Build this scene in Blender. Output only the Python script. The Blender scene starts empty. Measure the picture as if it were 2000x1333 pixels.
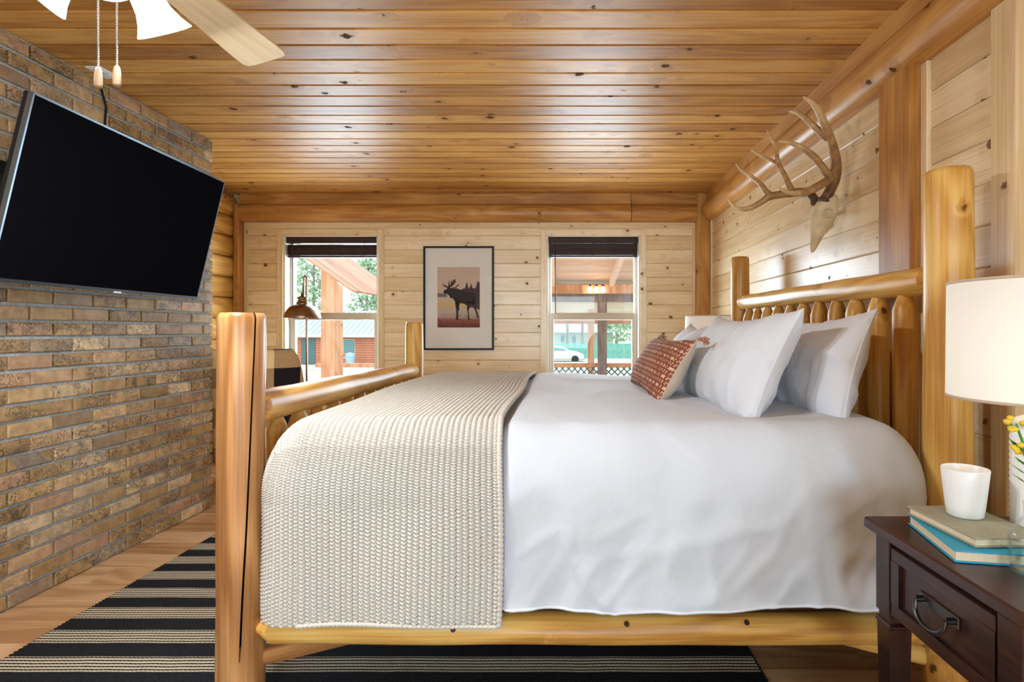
import bpy, math, random
import numpy as np
from mathutils import Vector, Matrix, noise as mnoise

random.seed(7)
SC = bpy.context.scene
COL = SC.collection
PI = math.pi

# ------------------------------------------------------------------ camera
CAM_Z = 1.16
FPX = 1100.0            # focal length in pixels of the 2000 px frame
VX, VY = 1098.0, 645.0  # where the lens axis meets the frame (shifted lens)
cam = bpy.data.cameras.new('camera')
cam.sensor_width = 36.0
cam.lens = FPX / 2000.0 * 36.0
cam.shift_x = -(VX - 1000.0) / 2000.0
cam.shift_y = -(666.5 - VY) / 2000.0
cam.clip_start = 0.02
cam.clip_end = 400
camo = bpy.data.objects.new('camera', cam)
COL.objects.link(camo)
camo.location = (0, 0, CAM_Z)
camo.rotation_euler = (PI / 2, 0, 0)
SC.camera = camo

# ------------------------------------------------------------------ world (bright overcast sky)
world = bpy.data.worlds.new('overcast_sky')
SC.world = world
world.use_nodes = True
bg = world.node_tree.nodes['Background']
bg.inputs[0].default_value = (0.86, 0.94, 1.0, 1)
bg.inputs[1].default_value = 2.5

# ------------------------------------------------------------------ exposure
SC.view_settings.view_transform = 'Standard'
SC.view_settings.look = 'None'
SC.view_settings.gamma = 1.0
SC.view_settings.use_curve_mapping = False
SC.view_settings.exposure = 0.06
SC.cycles.max_bounces = 6
SC.cycles.diffuse_bounces = 4
SC.cycles.glossy_bounces = 3
SC.cycles.transparent_max_bounces = 12
SC.cycles.caustics_reflective = False
SC.cycles.caustics_refractive = False
SC.cycles.sample_clamp_indirect = 6.0
SC.cycles.use_denoising = True
SC.cycles.use_light_tree = False
SC.cycles.use_adaptive_sampling = True
SC.cycles.adaptive_threshold = 0.02


def area_light(name, loc, rot, sx, sy, power, col):
    l = bpy.data.lights.new(name, 'AREA')
    l.shape = 'RECTANGLE'
    l.size, l.size_y = sx, sy
    l.energy = power
    l.color = col
    o = bpy.data.objects.new(name, l)
    COL.objects.link(o)
    o.location = loc
    o.rotation_euler = rot
    return o


# added unseen fill lights behind the camera, and daylight of the two back windows
area_light('added_front_fill', (-0.25, -6.06, 1.35), (PI / 2, 0, 0), 2.4, 1.6, 240, (0.615, 0.845, 1.0))  # added window light out of view, brightens the whole room
area_light('added_side_fill', (1.42, -1.35, 1.35), (0, PI / 2, 0), 1.5, 1.9, 80, (0.615, 0.845, 1.0))  # added side window light out of view, brightens the brick
for wx in (-2.11, 0.285):
    area_light('daylight_back_window', (wx, 5.42, 1.32), (-PI / 2, 0, 0), 0.8, 1.3, 66, (0.68, 0.865, 1.0))

# ================================================================== helpers
def P(x, y, Y):
    """photo pixel (2000x1333) at distance Y -> world point"""
    return Vector(((x - VX) * Y / FPX, Y, CAM_Z + (VY - y) * Y / FPX))


def link(o, parent=None):
    COL.objects.link(o)
    if parent is not None:
        o.parent = parent
    return o


def tag(o, label=None, cat=None, group=None, kind=None):
    if label: o['label'] = label
    if cat: o['category'] = cat
    if group: o['group'] = group
    if kind: o['kind'] = kind
    return o


def thing(name, label, cat, loc=(0, 0, 0), rz=0.0, group=None):
    o = bpy.data.objects.new(name, None)
    o.empty_display_size = 0.05
    o.location = loc
    o.rotation_euler = (0, 0, rz)
    link(o)
    return tag(o, label, cat, group)


class MB:
    def __init__(self):
        self.v, self.f, self.uv = [], [], None

    def box(self, x0, x1, y0, y1, z0, z1, ch=0.0):
        b = len(self.v)
        if ch <= 0:
            self.v += [(x, y, z) for z in (z0, z1) for y in (y0, y1) for x in (x0, x1)]
            for q in ((0, 2, 3, 1), (4, 5, 7, 6), (0, 1, 5, 4), (2, 6, 7, 3), (0, 4, 6, 2), (1, 3, 7, 5)):
                self.f.append(tuple(b + i for i in q))
            return self
        # chamfered box
        c = ch
        pts = {}
        def vid(p):
            if p not in pts:
                pts[p] = len(self.v)
                self.v.append(p)
            return pts[p]
        X, Y, Z = (x0, x1), (y0, y1), (z0, z1)
        s = (c, -c)
        def px(i, j, k): return vid((X[i], Y[j] + s[j], Z[k] + s[k]))
        def py(i, j, k): return vid((X[i] + s[i], Y[j], Z[k] + s[k]))
        def pz(i, j, k): return vid((X[i] + s[i], Y[j] + s[j], Z[k]))
        for i in (0, 1):
            q = [px(i, 0, 0), px(i, 1, 0), px(i, 1, 1), px(i, 0, 1)]
            self.f.append(tuple(q if i else q[::-1]))
            q = [py(0, i, 0), py(1, i, 0), py(1, i, 1), py(0, i, 1)]
            self.f.append(tuple(q[::-1] if i else q))
            q = [pz(0, 0, i), pz(1, 0, i), pz(1, 1, i), pz(0, 1, i)]
            self.f.append(tuple(q if i else q[::-1]))
        for i in (0, 1):
            for j in (0, 1):
                flip = (i ^ j)
                for q in ([px(i, j, 0), px(i, j, 1), py(i, j, 1), py(i, j, 0)],
                          [pz(0, i, j), pz(1, i, j), py(1, i, j), py(0, i, j)],
                          [px(i, 0, j), px(i, 1, j), pz(i, 1, j), pz(i, 0, j)]):
                    self.f.append(tuple(q))
                for k in (0, 1):
                    self.f.append((px(i, j, k), py(i, j, k), pz(i, j, k)))
        return self

    def quad(self, a, b, c, d):
        n = len(self.v)
        self.v += [tuple(a), tuple(b), tuple(c), tuple(d)]
        self.f.append((n, n + 1, n + 2, n + 3))
        return self

    def poly(self, pts):
        n = len(self.v)
        self.v += [tuple(p) for p in pts]
        self.f.append(tuple(range(n, n + len(pts))))
        return self

    def lathe(self, prof, n=32, cap=False, M=None):
        """prof: list of (r, z) revolved about z"""
        b = len(self.v)
        for r, z in prof:
            for k in range(n):
                a = 2 * PI * k / n
                p = Vector((r * math.cos(a), r * math.sin(a), z))
                self.v.append(tuple(M @ p) if M is not None else tuple(p))
        for i in range(len(prof) - 1):
            for k in range(n):
                k2 = (k + 1) % n
                self.f.append((b + i * n + k, b + i * n + k2, b + (i + 1) * n + k2, b + (i + 1) * n + k))
        if cap:
            self.f.append(tuple(b + k for k in range(n))[::-1])
            self.f.append(tuple(b + (len(prof) - 1) * n + k for k in range(n)))
        return self

    def tube(self, pts, rad, n=10, cap=True):
        pts = [Vector(p) for p in pts]
        if not hasattr(rad, '__len__'):
            rad = [rad] * len(pts)
        b = len(self.v)
        prev = None
        for i, p in enumerate(pts):
            if i == 0: t = pts[1] - p
            elif i == len(pts) - 1: t = p - pts[i - 1]
            else: t = pts[i + 1] - pts[i - 1]
            t = t.normalized()
            if prev is None:
                u = t.orthogonal().normalized()
            else:
                u = (prev - t * prev.dot(t))
                u = u.normalized() if u.length > 1e-6 else t.orthogonal().normalized()
            prev = u
            w = t.cross(u)
            for k in range(n):
                a = 2 * PI * k / n
                self.v.append(tuple(p + (u * math.cos(a) + w * math.sin(a)) * rad[i]))
        for i in range(len(pts) - 1):
            for k in range(n):
                k2 = (k + 1) % n
                self.f.append((b + i * n + k, b + i * n + k2, b + (i + 1) * n + k2, b + (i + 1) * n + k))
        if cap:
            self.f.append(tuple(b + k for k in range(n))[::-1])
            self.f.append(tuple(b + (len(pts) - 1) * n + k for k in range(n)))
        return self

    def prism(self, poly, axis, a0, a1):
        """extrude a 2D polygon along axis ('x','y','z'); poly in the other two axes order"""
        n, b = len(poly), len(self.v)
        for a in (a0, a1):
            for (p, q) in poly:
                self.v.append({'x': (a, p, q), 'y': (p, a, q), 'z': (p, q, a)}[axis])
        self.f.append(tuple(range(b, b + n))[::-1])
        self.f.append(tuple(range(b + n, b + 2 * n)))
        for k in range(n):
            k2 = (k + 1) % n
            self.f.append((b + k, b + k2, b + n + k2, b + n + k))
        return self

    def mesh(self, name, smooth=False, fix=True):
        me = bpy.data.meshes.new(name)
        me.from_pydata(self.v, [], self.f)
        if fix:
            import bmesh
            bm = bmesh.new(); bm.from_mesh(me)
            bmesh.ops.recalc_face_normals(bm, faces=bm.faces)
            bm.to_mesh(me); bm.free()
        if smooth:
            me.polygons.foreach_set('use_smooth', [True] * len(me.polygons))
        me.update()
        return me

    def build(self, name, mat, parent=None, smooth=False, loc=None, rot=None, angle=None, fix=True):
        me = self.mesh(name, smooth or angle is not None, fix)
        if mat: me.materials.append(mat)
        o = bpy.data.objects.new(name, me)
        if loc is not None: o.location = loc
        if rot is not None: o.rotation_euler = rot
        link(o, parent)
        if angle is not None:
            me.set_sharp_from_angle(angle=math.radians(angle))
        return o


def inst(name, me, parent=None, loc=(0, 0, 0), rot=(0, 0, 0), scale=(1, 1, 1)):
    o = bpy.data.objects.new(name, me)
    o.location, o.rotation_euler, o.scale = loc, rot, scale
    return link(o, parent)


def grid_mesh(name, pts, nu, nv, mat, parent=None, uv=None, closed_u=False, smooth=True, hole=None):
    """pts (nu*nv,3) numpy array, row-major u then v"""
    pts = np.asarray(pts, dtype=np.float32)
    i = np.arange(nu if closed_u else nu - 1)
    j = np.arange(nv - 1)
    I, J = np.meshgrid(i, j, indexing='ij')
    I2 = (I + 1) % nu
    F = np.stack([I * nv + J, I2 * nv + J, I2 * nv + J + 1, I * nv + J + 1], -1).reshape(-1, 4)
    if hole is not None:                      # open the mesh where all four corners are marked
        F = F[~hole[F].all(axis=1)]
    me = bpy.data.meshes.new(name)
    me.vertices.add(len(pts)); me.vertices.foreach_set('co', pts.ravel())
    me.loops.add(F.size); me.loops.foreach_set('vertex_index', F.ravel().astype(np.int32))
    me.polygons.add(len(F)); me.polygons.foreach_set('loop_start', np.arange(0, F.size, 4, dtype=np.int32))
    try: me.polygons.foreach_set('loop_total', np.full(len(F), 4, dtype=np.int32))
    except Exception: pass
    me.polygons.foreach_set('use_smooth', np.full(len(F), smooth, dtype=bool))
    if uv is not None:
        l = me.uv_layers.new(name='UVMap')
        l.data.foreach_set('uv', np.asarray(uv, dtype=np.float32)[F.ravel()].ravel())
    me.update(calc_edges=True)
    me.validate()
    if mat: me.materials.append(mat)
    o = bpy.data.objects.new(name, me)
    return link(o, parent)


def copy_tree(o, parent=None, label=None):
    c = o.copy()
    COL.objects.link(c)
    if parent is not None: c.parent = parent
    if label: c['label'] = label
    for ch in list(o.children):
        copy_tree(ch, c)
    return c


# ================================================================== materials
def lin(r, g, b):
    f = lambda c: (c / 255 / 12.92) if c / 255 <= 0.04045 else ((c / 255 + 0.055) / 1.055) ** 2.4
    return (f(r), f(g), f(b), 1)


class NT:
    def __init__(self, name):
        self.m = bpy.data.materials.new(name)
        self.m.use_nodes = True
        self.t = self.m.node_tree
        self.b = self.t.nodes['Principled BSDF']
        self.out = self.t.nodes['Material Output']

    def n(self, typ, **kw):
        nd = self.t.nodes.new(typ)
        for k, v in kw.items():
            setattr(nd, k, v)
        return nd

    def l(self, a, b):
        self.t.links.new(a, b)

    def set(self, sock, val):
        if hasattr(val, 'is_linked') or isinstance(val, bpy.types.NodeSocket):
            self.l(val, sock)
        else:
            sock.default_value = val

    def math(self, op, a, b=None, c=None, clamp=False):
        nd = self.n('ShaderNodeMath', operation=op, use_clamp=clamp)
        self.set(nd.inputs[0], a)
        if b is not None: self.set(nd.inputs[1], b)
        if c is not None: self.set(nd.inputs[2], c)
        return nd.outputs[0]

    def vmath(self, op, a, b=None):
        nd = self.n('ShaderNodeVectorMath', operation=op)
        self.set(nd.inputs[0], a)
        if b is not None: self.set(nd.inputs[1], b)
        return nd.outputs[0]

    def noise(self, vec, scale, detail=3, rough=0.55, dist=0.0):
        nd = self.n('ShaderNodeTexNoise')
        self.l(vec, nd.inputs['Vector'])
        nd.inputs['Scale'].default_value = scale
        nd.inputs['Detail'].default_value = detail
        nd.inputs['Roughness'].default_value = rough
        nd.inputs['Distortion'].default_value = dist
        return nd.outputs['Fac']

    def ramp(self, fac, stops, interp='LINEAR'):
        nd = self.n('ShaderNodeValToRGB')
        nd.color_ramp.interpolation = interp
        el = nd.color_ramp.elements
        while len(el) < len(stops): el.new(0.5)
        for e, (p, c) in zip(el, stops):
            e.position = p
            e.color = c
        self.l(fac, nd.inputs[0])
        return nd.outputs[0]

    def mix(self, fac, a, b, blend='MIX'):
        nd = self.n('ShaderNodeMix', data_type='RGBA', blend_type=blend)
        self.set(nd.inputs['Factor'], fac)
        self.set(nd.inputs['A'], a) if not hasattr(a, 'links') else self.l(a, nd.inputs['A'])
        for s, v in ((nd.inputs[6], a), (nd.inputs[7], b)):
            self.set(s, v)
        return nd.outputs[2]

    def smooth(self, x, a, b):
        nd = self.n('ShaderNodeMapRange', interpolation_type='SMOOTHSTEP')
        self.set(nd.inputs[0], x)
        nd.inputs[1].default_value, nd.inputs[2].default_value = a, b
        return nd.outputs[0]

    def bump(self, h, strength=0.3, dist=0.01):
        nd = self.n('ShaderNodeBump')
        nd.inputs['Strength'].default_value = strength
        nd.inputs['Distance'].default_value = dist
        self.l(h, nd.inputs['Height'])
        self.l(nd.outputs[0], self.b.inputs['Normal'])
        return nd

    def done(self, col=None, rough=None, spec=None, metal=None, coat=None, sheen=None):
        for k, v in (('Base Color', col), ('Roughness', rough), ('Specular IOR Level', spec), ('Metallic', metal),
                     ('Coat Weight', coat), ('Sheen Weight', sheen)):
            if v is not None: self.set(self.b.inputs[k], v)
        return self.m


def plain(name, col, rough=0.5, spec=0.5, metal=0.0, emit=None, estr=0.0, nscale=0, namp=0.15, bump=0.0):
    t = NT(name)
    c = col
    if nscale:
        tc = t.n('ShaderNodeTexCoord')
        nz = t.noise(tc.outputs['Object'], nscale, 4)
        d = tuple(x * (1 - namp) for x in col[:3]) + (1,)
        e = tuple(min(1, x * (1 + namp)) for x in col[:3]) + (1,)
        c = t.ramp(nz, [(0.3, d), (0.7, e)])
        if bump: t.bump(nz, bump, 0.004)
    if emit:
        t.b.inputs['Emission Color'].default_value = emit
        t.b.inputs['Emission Strength'].default_value = estr
    return t.done(c, rough, spec, metal)


def wood(name, dark, mid, light, axis='x', rough=0.35, knots=0.5, kscale=7.0, knot_col=(0.075, 0.03, 0.010, 1),
         cross=22.0, ring=0.35, spec=0.5, var=0.25, bump=0.12, ringscale=9.0, coat=None, krad=0.13):
    t = NT(name)
    tc = t.n('ShaderNodeTexCoord')
    oi = t.n('ShaderNodeObjectInfo')
    off = t.n('ShaderNodeCombineXYZ')
    r1 = oi.outputs['Random']
    t.l(t.math('MULTIPLY', r1, 37.0), off.inputs[0])
    t.l(t.math('MULTIPLY', r1, 91.0), off.inputs[1])
    t.l(t.math('MULTIPLY', r1, 53.0), off.inputs[2])
    co = t.vmath('ADD', tc.outputs['Object'], off.outputs[0])
    ai = 'xyz'.index(axis)
    def sv(lng, crs):
        v = [crs, crs, crs]; v[ai] = lng
        return t.vmath('MULTIPLY', co, tuple(v))
    fine = t.noise(sv(2.2, cross * 6), 1.0, 3, 0.65)
    # knots
    vo = t.n('ShaderNodeTexVoronoi', feature='F1')
    nz3 = t.n('ShaderNodeTexNoise')
    t.l(co, nz3.inputs['Vector'])
    nz3.inputs['Scale'].default_value = 55.0
    nz3.inputs['Detail'].default_value = 1.0
    wob = t.vmath('MULTIPLY', t.vmath('SUBTRACT', nz3.outputs['Color'], (.5, .5, .5)), (.22, .22, .22))
    t.l(t.vmath('ADD', sv(kscale * 0.8, kscale), wob), vo.inputs['Vector'])
    vo.inputs['Scale'].default_value = 1.0
    sep = t.n('ShaderNodeSeparateColor')
    t.l(vo.outputs['Color'], sep.inputs[0])
    rad = t.math('MULTIPLY', t.math('SUBTRACT', sep.outputs[0], 1.0 - knots, clamp=True), krad / max(knots, .01))
    dist = vo.outputs['Distance']
    kn = t.smooth(t.math('SUBTRACT', rad, dist), -0.01, 0.07)
    halo = t.smooth(t.math('SUBTRACT', t.math('MULTIPLY', rad, 3.0), dist), 0.0, 0.25)
    # growth rings / cathedral figure, bent around the knots
    warp = t.noise(sv(0.7, cross * 0.22), 1.0, 2, 0.5)
    ph = t.math('ADD', t.math('MULTIPLY', warp, ringscale * 6), t.math('MULTIPLY', halo, 5.0))
    rg = t.math('ADD', t.math('MULTIPLY', t.math('SINE', ph), 0.5), 0.5)
    broad = t.noise(sv(0.9, cross * 0.35), 1.0, 2, 0.5)
    f = t.math('ADD', t.math('MULTIPLY', fine, 0.5), t.math('ADD', t.math('MULTIPLY', broad, 0.5 - ring * 0.4),
               t.math('MULTIPLY', rg, ring * 0.4)))
    f = t.math('ADD', f, t.math('MULTIPLY', t.math('SUBTRACT', r1, 0.5), var))
    c = t.ramp(f, [(0.33, dark), (0.5, mid), (0.66, light)])
    c = t.mix(t.math('MULTIPLY', halo, 0.35), c, dark)
    c = t.mix(t.math('MULTIPLY', kn, 0.9), c, knot_col)
    if bump > .11: t.bump(fine, bump, 0.002)
    rr = t.math('ADD', t.math('MULTIPLY', fine, 0.12), rough - 0.06)
    return t.done(c, t.math('ADD', rr, t.math('MULTIPLY', kn, .4)), t.math('SUBTRACT', spec, t.math('MULTIPLY', kn, spec * .7)), coat=coat)


M = {}
M_CEIL_SPEC = .24
CE = (lin(156, 104, 48), lin(192, 137, 68), lin(216, 165, 92))
M['ceil'] = wood('varnished_ceiling_pine', *CE, axis='x', rough=0.43, knots=0.5, kscale=9.5, krad=.24, ring=.2, var=.22, bump=.1, spec=M_CEIL_SPEC)
LG = (lin(180, 124, 54), lin(210, 157, 78), lin(228, 184, 104))
for a in 'xyz':
    M['log_' + a] = wood('honey_log_' + a, *LG, axis=a, rough=0.36, knots=.4, kscale=9, krad=.2, ring=.45, cross=20, var=.18, bump=.08, spec=.36)
FG = (lin(148, 98, 54), lin(178, 124, 74), lin(200, 148, 94))
M['post_x'] = wood('aged_log_x', *FG, axis='x', rough=0.33, knots=.3, kscale=8, krad=.2, ring=.6, cross=20, var=.1, bump=.12)
BM = (lin(150, 99, 48), lin(184, 127, 64), lin(206, 153, 84))
for a in 'xyz':
    M['beam_' + a] = wood('stained_beam_' + a, *BM, axis=a, rough=0.36, knots=.45, kscale=8.5, krad=.17, ring=.3, cross=18, var=.15, spec=.3)
PN = (lin(208, 176, 130), lin(230, 203, 160), lin(242, 221, 186))
for a in 'xyz':
    M['pine_' + a] = wood('pale_pine_' + a, *PN, axis=a, rough=0.30, knots=.65, kscale=13, krad=.24, ring=.15, cross=20, var=.22,
                          knot_col=lin(110, 66, 34), bump=.08)
M['floor'] = wood('oak_laminate_floor', lin(178, 132, 90), lin(206, 162, 118), lin(224, 186, 144), axis='x', rough=0.38, knots=.2,
                  kscale=5, ring=.4, cross=14, var=.35)
M['walnut'] = wood('dark_espresso_wood', lin(26, 12, 10), lin(46, 23, 19), lin(66, 36, 29), axis='y', rough=0.3, knots=0.02, ring=.3, cross=12, var=.05, bump=.05)
M['ext'] = wood('porch_lumber', lin(184, 132, 96), lin(210, 160, 122), lin(226, 184, 150), axis='z', rough=0.6, knots=.2, ring=.3, cross=10)
M['extx'] = wood('porch_lumber_x', lin(220, 192, 172), lin(236, 212, 194), lin(246, 228, 214), axis='x', rough=0.6, knots=.2, ring=.3, cross=10)
M['extgrey'] = wood('weathered_grey_timber', lin(104, 94, 90), lin(136, 124, 118), lin(160, 148, 142), axis='z', rough=0.7, knots=.2, ring=.3, cross=10)


def brick_mat():
    t = NT('marbled_brick')
    tc = t.n('ShaderNodeTexCoord'); oi = t.n('ShaderNodeObjectInfo')
    r = oi.outputs['Random']
    off = t.n('ShaderNodeCombineXYZ')
    for k, s in enumerate((41.0, 77.0, 23.0)): t.l(t.math('MULTIPLY', r, s), off.inputs[k])
    co = t.vmath('ADD', tc.outputs['Object'], off.outputs[0])
    r2 = t.math('FRACT', t.math('MULTIPLY', r, 17.31))
    r3 = t.math('FRACT', t.math('MULTIPLY', r, 53.77))
    pos = t.noise(tc.outputs['Object'], 2.5, 1)
    base = t.ramp(t.math('FRACT', t.math('ADD', r2, t.math('MULTIPLY', pos, .2))),
                  [(0.0, lin(168, 134, 88)), (0.22, lin(190, 156, 108)), (0.4, lin(158, 126, 86)), (0.55, lin(208, 174, 128)),
                   (0.68, lin(188, 148, 114)), (0.8, lin(150, 124, 98)), (0.9, lin(224, 194, 152)), (1.0, lin(138, 122, 108))])
    mott = t.noise(co, 22, 4, .6)
    base = t.mix(t.math('MULTIPLY', t.smooth(mott, .35, .7), .45), base, lin(106, 78, 46))
    vein = t.noise(co, 34, 3, .55, 1.8)
    ridge = t.math('ABSOLUTE', t.math('SUBTRACT', vein, 0.5))
    vm = t.math('SUBTRACT', 1.0, t.smooth(ridge, 0.005, 0.075))
    amt = t.smooth(r3, 0.05, 0.5)
    patch = t.smooth(t.noise(co, 12, 2), .36, .52)
    base = t.mix(t.math('MULTIPLY', t.math('MULTIPLY', vm, amt), t.math('MULTIPLY', patch, .8)), base, lin(58, 42, 30))
    soot = t.math('MULTIPLY', t.smooth(t.noise(co, 9, 3), .52, .68), t.smooth(r3, .6, .95))
    base = t.mix(t.math('MULTIPLY', soot, .75), base, lin(62, 54, 52))
    grit = t.noise(co, 160, 3, .7)
    t.bump(t.math('ADD', t.math('MULTIPLY', mott, 1.0), t.math('MULTIPLY', grit, .5)), .5, .004)
    return t.done(base, .62, .35)


M['brick'] = brick_mat()
M['mortar'] = plain('grey_mortar', lin(164, 166, 164), .9, .2, nscale=60, namp=.25, bump=.4)


def cloth(name, col, scale=420, rough=.85, amp=.06, sheen=.15):
    t = NT(name)
    tc = t.n('ShaderNodeTexCoord')
    n1 = t.noise(tc.outputs['Object'], scale, 2)
    d = tuple(x * (1 - amp) for x in col[:3]) + (1,)
    c = t.ramp(n1, [(.3, d), (.7, col)])
    n2 = t.noise(tc.outputs['Object'], 11, 3, .5)
    t.bump(t.math('ADD', t.math('MULTIPLY', n1, .05), n2), .38, .016)
    return t.done(c, rough, .25, sheen=sheen)


M['duvet'] = cloth('white_cotton', lin(205, 209, 217))
M['pillow'] = cloth('white_percale', lin(218, 221, 229))
M['knit'] = plain('oatmeal_wool', lin(202, 195, 185), .9, .15, nscale=300, namp=.1)
M['linen'] = cloth('beige_linen', lin(200, 180, 158))
M['black'] = plain('black_plastic', lin(18, 18, 20), .35, .4)
M['screen'] = plain('television_screen', lin(14, 14, 18), .5, .0)
M['edge'] = plain('television_edge_metal', lin(120, 130, 140), .25, .5, .9)
M['logo'] = plain('white_logo_print', lin(225, 225, 228), .4)
M['white'] = plain('white_gloss', lin(238, 238, 236), .3, .5)
M['vinyl'] = plain('almond_vinyl_window', lin(222, 214, 200), .4, .4)
M['sash'] = plain('tan_vinyl_sash', lin(196, 176, 152), .45, .4)
M['ceramic'] = plain('white_ceramic', lin(240, 240, 240), .28, .5)
M['brass'] = plain('brushed_antique_brass', lin(142, 114, 94), .32, .5, 1.0, nscale=20, namp=.15)
M['steel'] = plain('brushed_nickel', lin(190, 188, 184), .3, .5, 1.0)
M['pewter'] = plain('dark_pewter', lin(96, 94, 96), .32, .5, 1.0)
M['blind'] = plain('espresso_faux_wood_slat', lin(58, 38, 33), .55, .25, nscale=12, namp=.2)
M['cord'] = plain('dark_cord', lin(40, 28, 26), .6)
M['bone'] = plain('weathered_bone', lin(212, 190, 152), .6, .3, nscale=18, namp=.18, bump=.3)
M['hole'] = plain('painted_hollow_shade', lin(158, 132, 96), .8, .2)  # darker bone tone painted for the shade inside the slit
M['blade'] = wood('maple_fan_blade', lin(196, 168, 124), lin(214, 188, 146), lin(226, 204, 164), axis='y', rough=.35, knots=.0, ring=.2, cross=30, var=.05)
M['frame'] = plain('black_picture_frame', lin(24, 19, 17), .45, .25)
M['mat'] = plain('ivory_picture_mat', lin(226, 220, 212), .8, .2)
M['dark'] = plain('black_dust_cover', lin(16, 16, 18), .9, .1)
M['paper'] = plain('book_pages', lin(226, 206, 176), .8, .2, nscale=90, namp=.06)
M['blue'] = plain('turquoise_book_cloth', lin(52, 156, 190), .6, .3)
M['sage'] = plain('faded_sage_book_cloth', lin(160, 158, 138), .65, .3, nscale=30, namp=.1)
M['split'] = plain('painted_crack_shade', lin(44, 26, 14), .9, .1)  # crack walls coloured dark, the shade inside the split is painted in
M['green'] = plain('fresh_green_stem', lin(86, 150, 50), .5, .4)
M['yellow'] = plain('yellow_petal', lin(232, 200, 60), .6, .3)


def shade_mat(name, col, estr, ecol):
    t = NT(name)
    t.b.inputs['Emission Color'].default_value = ecol
    t.b.inputs['Emission Strength'].default_value = estr
    tc = t.n('ShaderNodeTexCoord')
    n1 = t.noise(t.vmath('MULTIPLY', tc.outputs['Object'], (300, 300, 120)), 1, 2)
    t.bump(n1, .08, .002)
    return t.done(col, .8, .2)


M['shade'] = shade_mat('lit_linen_lampshade', lin(236, 232, 222), .17, (1, .95, .85, 1))
M['bell'] = shade_mat('lit_frosted_glass', lin(250, 250, 250), 2.2, (1, .985, .96, 1))
M['bulb'] = plain('warm_bulb', lin(255, 230, 170), .4, emit=(1, .84, .5, 1), estr=5)


def glass_mat(name, tint=(1, 1, 1, 1), gl=0.08):
    t = NT(name)
    tr = t.n('ShaderNodeBsdfTransparent'); tr.inputs[0].default_value = tint
    g = t.n('ShaderNodeBsdfGlossy'); g.inputs['Roughness'].default_value = .02
    fr = t.n('ShaderNodeLayerWeight'); fr.inputs['Blend'].default_value = .5
    mx = t.n('ShaderNodeMixShader')
    t.l(t.math('ADD', t.math('MULTIPLY', t.math('POWER', fr.outputs['Facing'], 4.0), .7), .004 + gl * .05), mx.inputs[0])
    t.l(tr.outputs[0], mx.inputs[1]); t.l(g.outputs[0], mx.inputs[2])
    t.l(mx.outputs[0], t.out.inputs['Surface'])
    return t.m


M['glass'] = glass_mat('window_glass')
M['vase'] = glass_mat('clear_bottle_glass', (.985, 1, .995, 1), .3)

# ================================================================== room shell
ZC = 2.40
YB = 5.15     # face of back wall panelling
XR = 1.35     # face of right wall panelling
XL = -2.29    # face of brick
XA = -2.96    # face of log wall in the alcove
YK = 3.69     # far end of brick
YF = -6.00    # wall behind the camera


def board_mesh(name, L, w, th, ch, mat):
    """board along local x (0..L), width along y (0..w), front face at z=0, body to z=-th, V edges"""
    m = MB()
    prof = [(0, -th), (0, -ch), (ch, 0), (w - ch, 0), (w, -ch), (w, -th)]
    m.prism(prof, 'x', 0, L)
    me = m.mesh(name); me.materials.append(mat)
    return me


# ---- floor
fl = MB().box(-3.2, 1.6, YF - .15, YB + .15, -.12, -.012).build('floor', M['floor'])
tag(fl, 'light oak plank floor beside the brick wall', kind='structure')
fme = {}
y = YF
k = 0
fpw = .165
while y < YB:
    x = -2.98 - (k * .47) % 1.2
    while x < 1.36:
        xa, xb = max(x, -2.98), min(x + 1.25, 1.36)
        if xb - xa > .03:
            Lr = round(xb - xa, 3)
            if Lr not in fme: fme[Lr] = board_mesh('floor_plank', Lr - .0015, fpw - .0015, .012, .0015, M['floor'])
            inst('floor_plank', fme[Lr], fl, (xa, y, 0))
        x += 1.25
    y += fpw; k += 1

# ---- ceiling
cl = MB().box(-3.2, 1.6, YF - .15, YB + .15, ZC + .02, ZC + .14).build('ceiling', M['ceil'])
tag(cl, 'varnished knotty pine plank ceiling', kind='structure')
pw = .1335
cme = board_mesh('ceiling_plank', 4.36, pw - .004, .02, .007, M['ceil'])
y = 2.181 - pw * 60
while y < YB - .02:
    inst('ceiling_plank', cme, cl, (-2.99, y + pw, ZC), (PI, 0, 0))
    y += pw

# ---- brick wall
wl = MB().box(XA - .2, XL - .014, YF, YK - .004, 0, ZC).build('wall_left', M['mortar'])
tag(wl, 'tan and brown brick wall with grey mortar behind the television', kind='structure')
CH = .0705
brick_meshes = {}


def brick_mesh(L, seed):
    rnd = random.Random(seed)
    H, D, c = .0565, .05, .004
    m = MB()
    j = lambda a: rnd.uniform(-a, a)
    back = [(-D, 0, 0), (-D, L, 0), (-D, L, H), (-D, 0, H)]
    mid = [(-c - .001, 0 + j(.0015), 0 + j(.0012)), (-c, L + j(.0015), 0 + j(.0012)), (-c, L + j(.0015), H + j(.0012)), (-c, 0 + j(.0015), H + j(.0012))]
    fr = [(j(.002), c + j(.001), c), (j(.002), L - c, c), (j(.002), L - c, H - c), (j(.002), c + j(.001), H - c)]
    m.v = back + mid + fr + [(.0015 + j(.002), L * .5, H * .5)]
    for a, b in ((0, 4), (4, 8)):
        for k in range(4):
            k2 = (k + 1) % 4
            m.f.append((a + k, a + k2, b + k2, b + k))
    for k in range(4):
        m.f.append((8 + k, 8 + (k + 1) % 4, 12))
    return m


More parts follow.
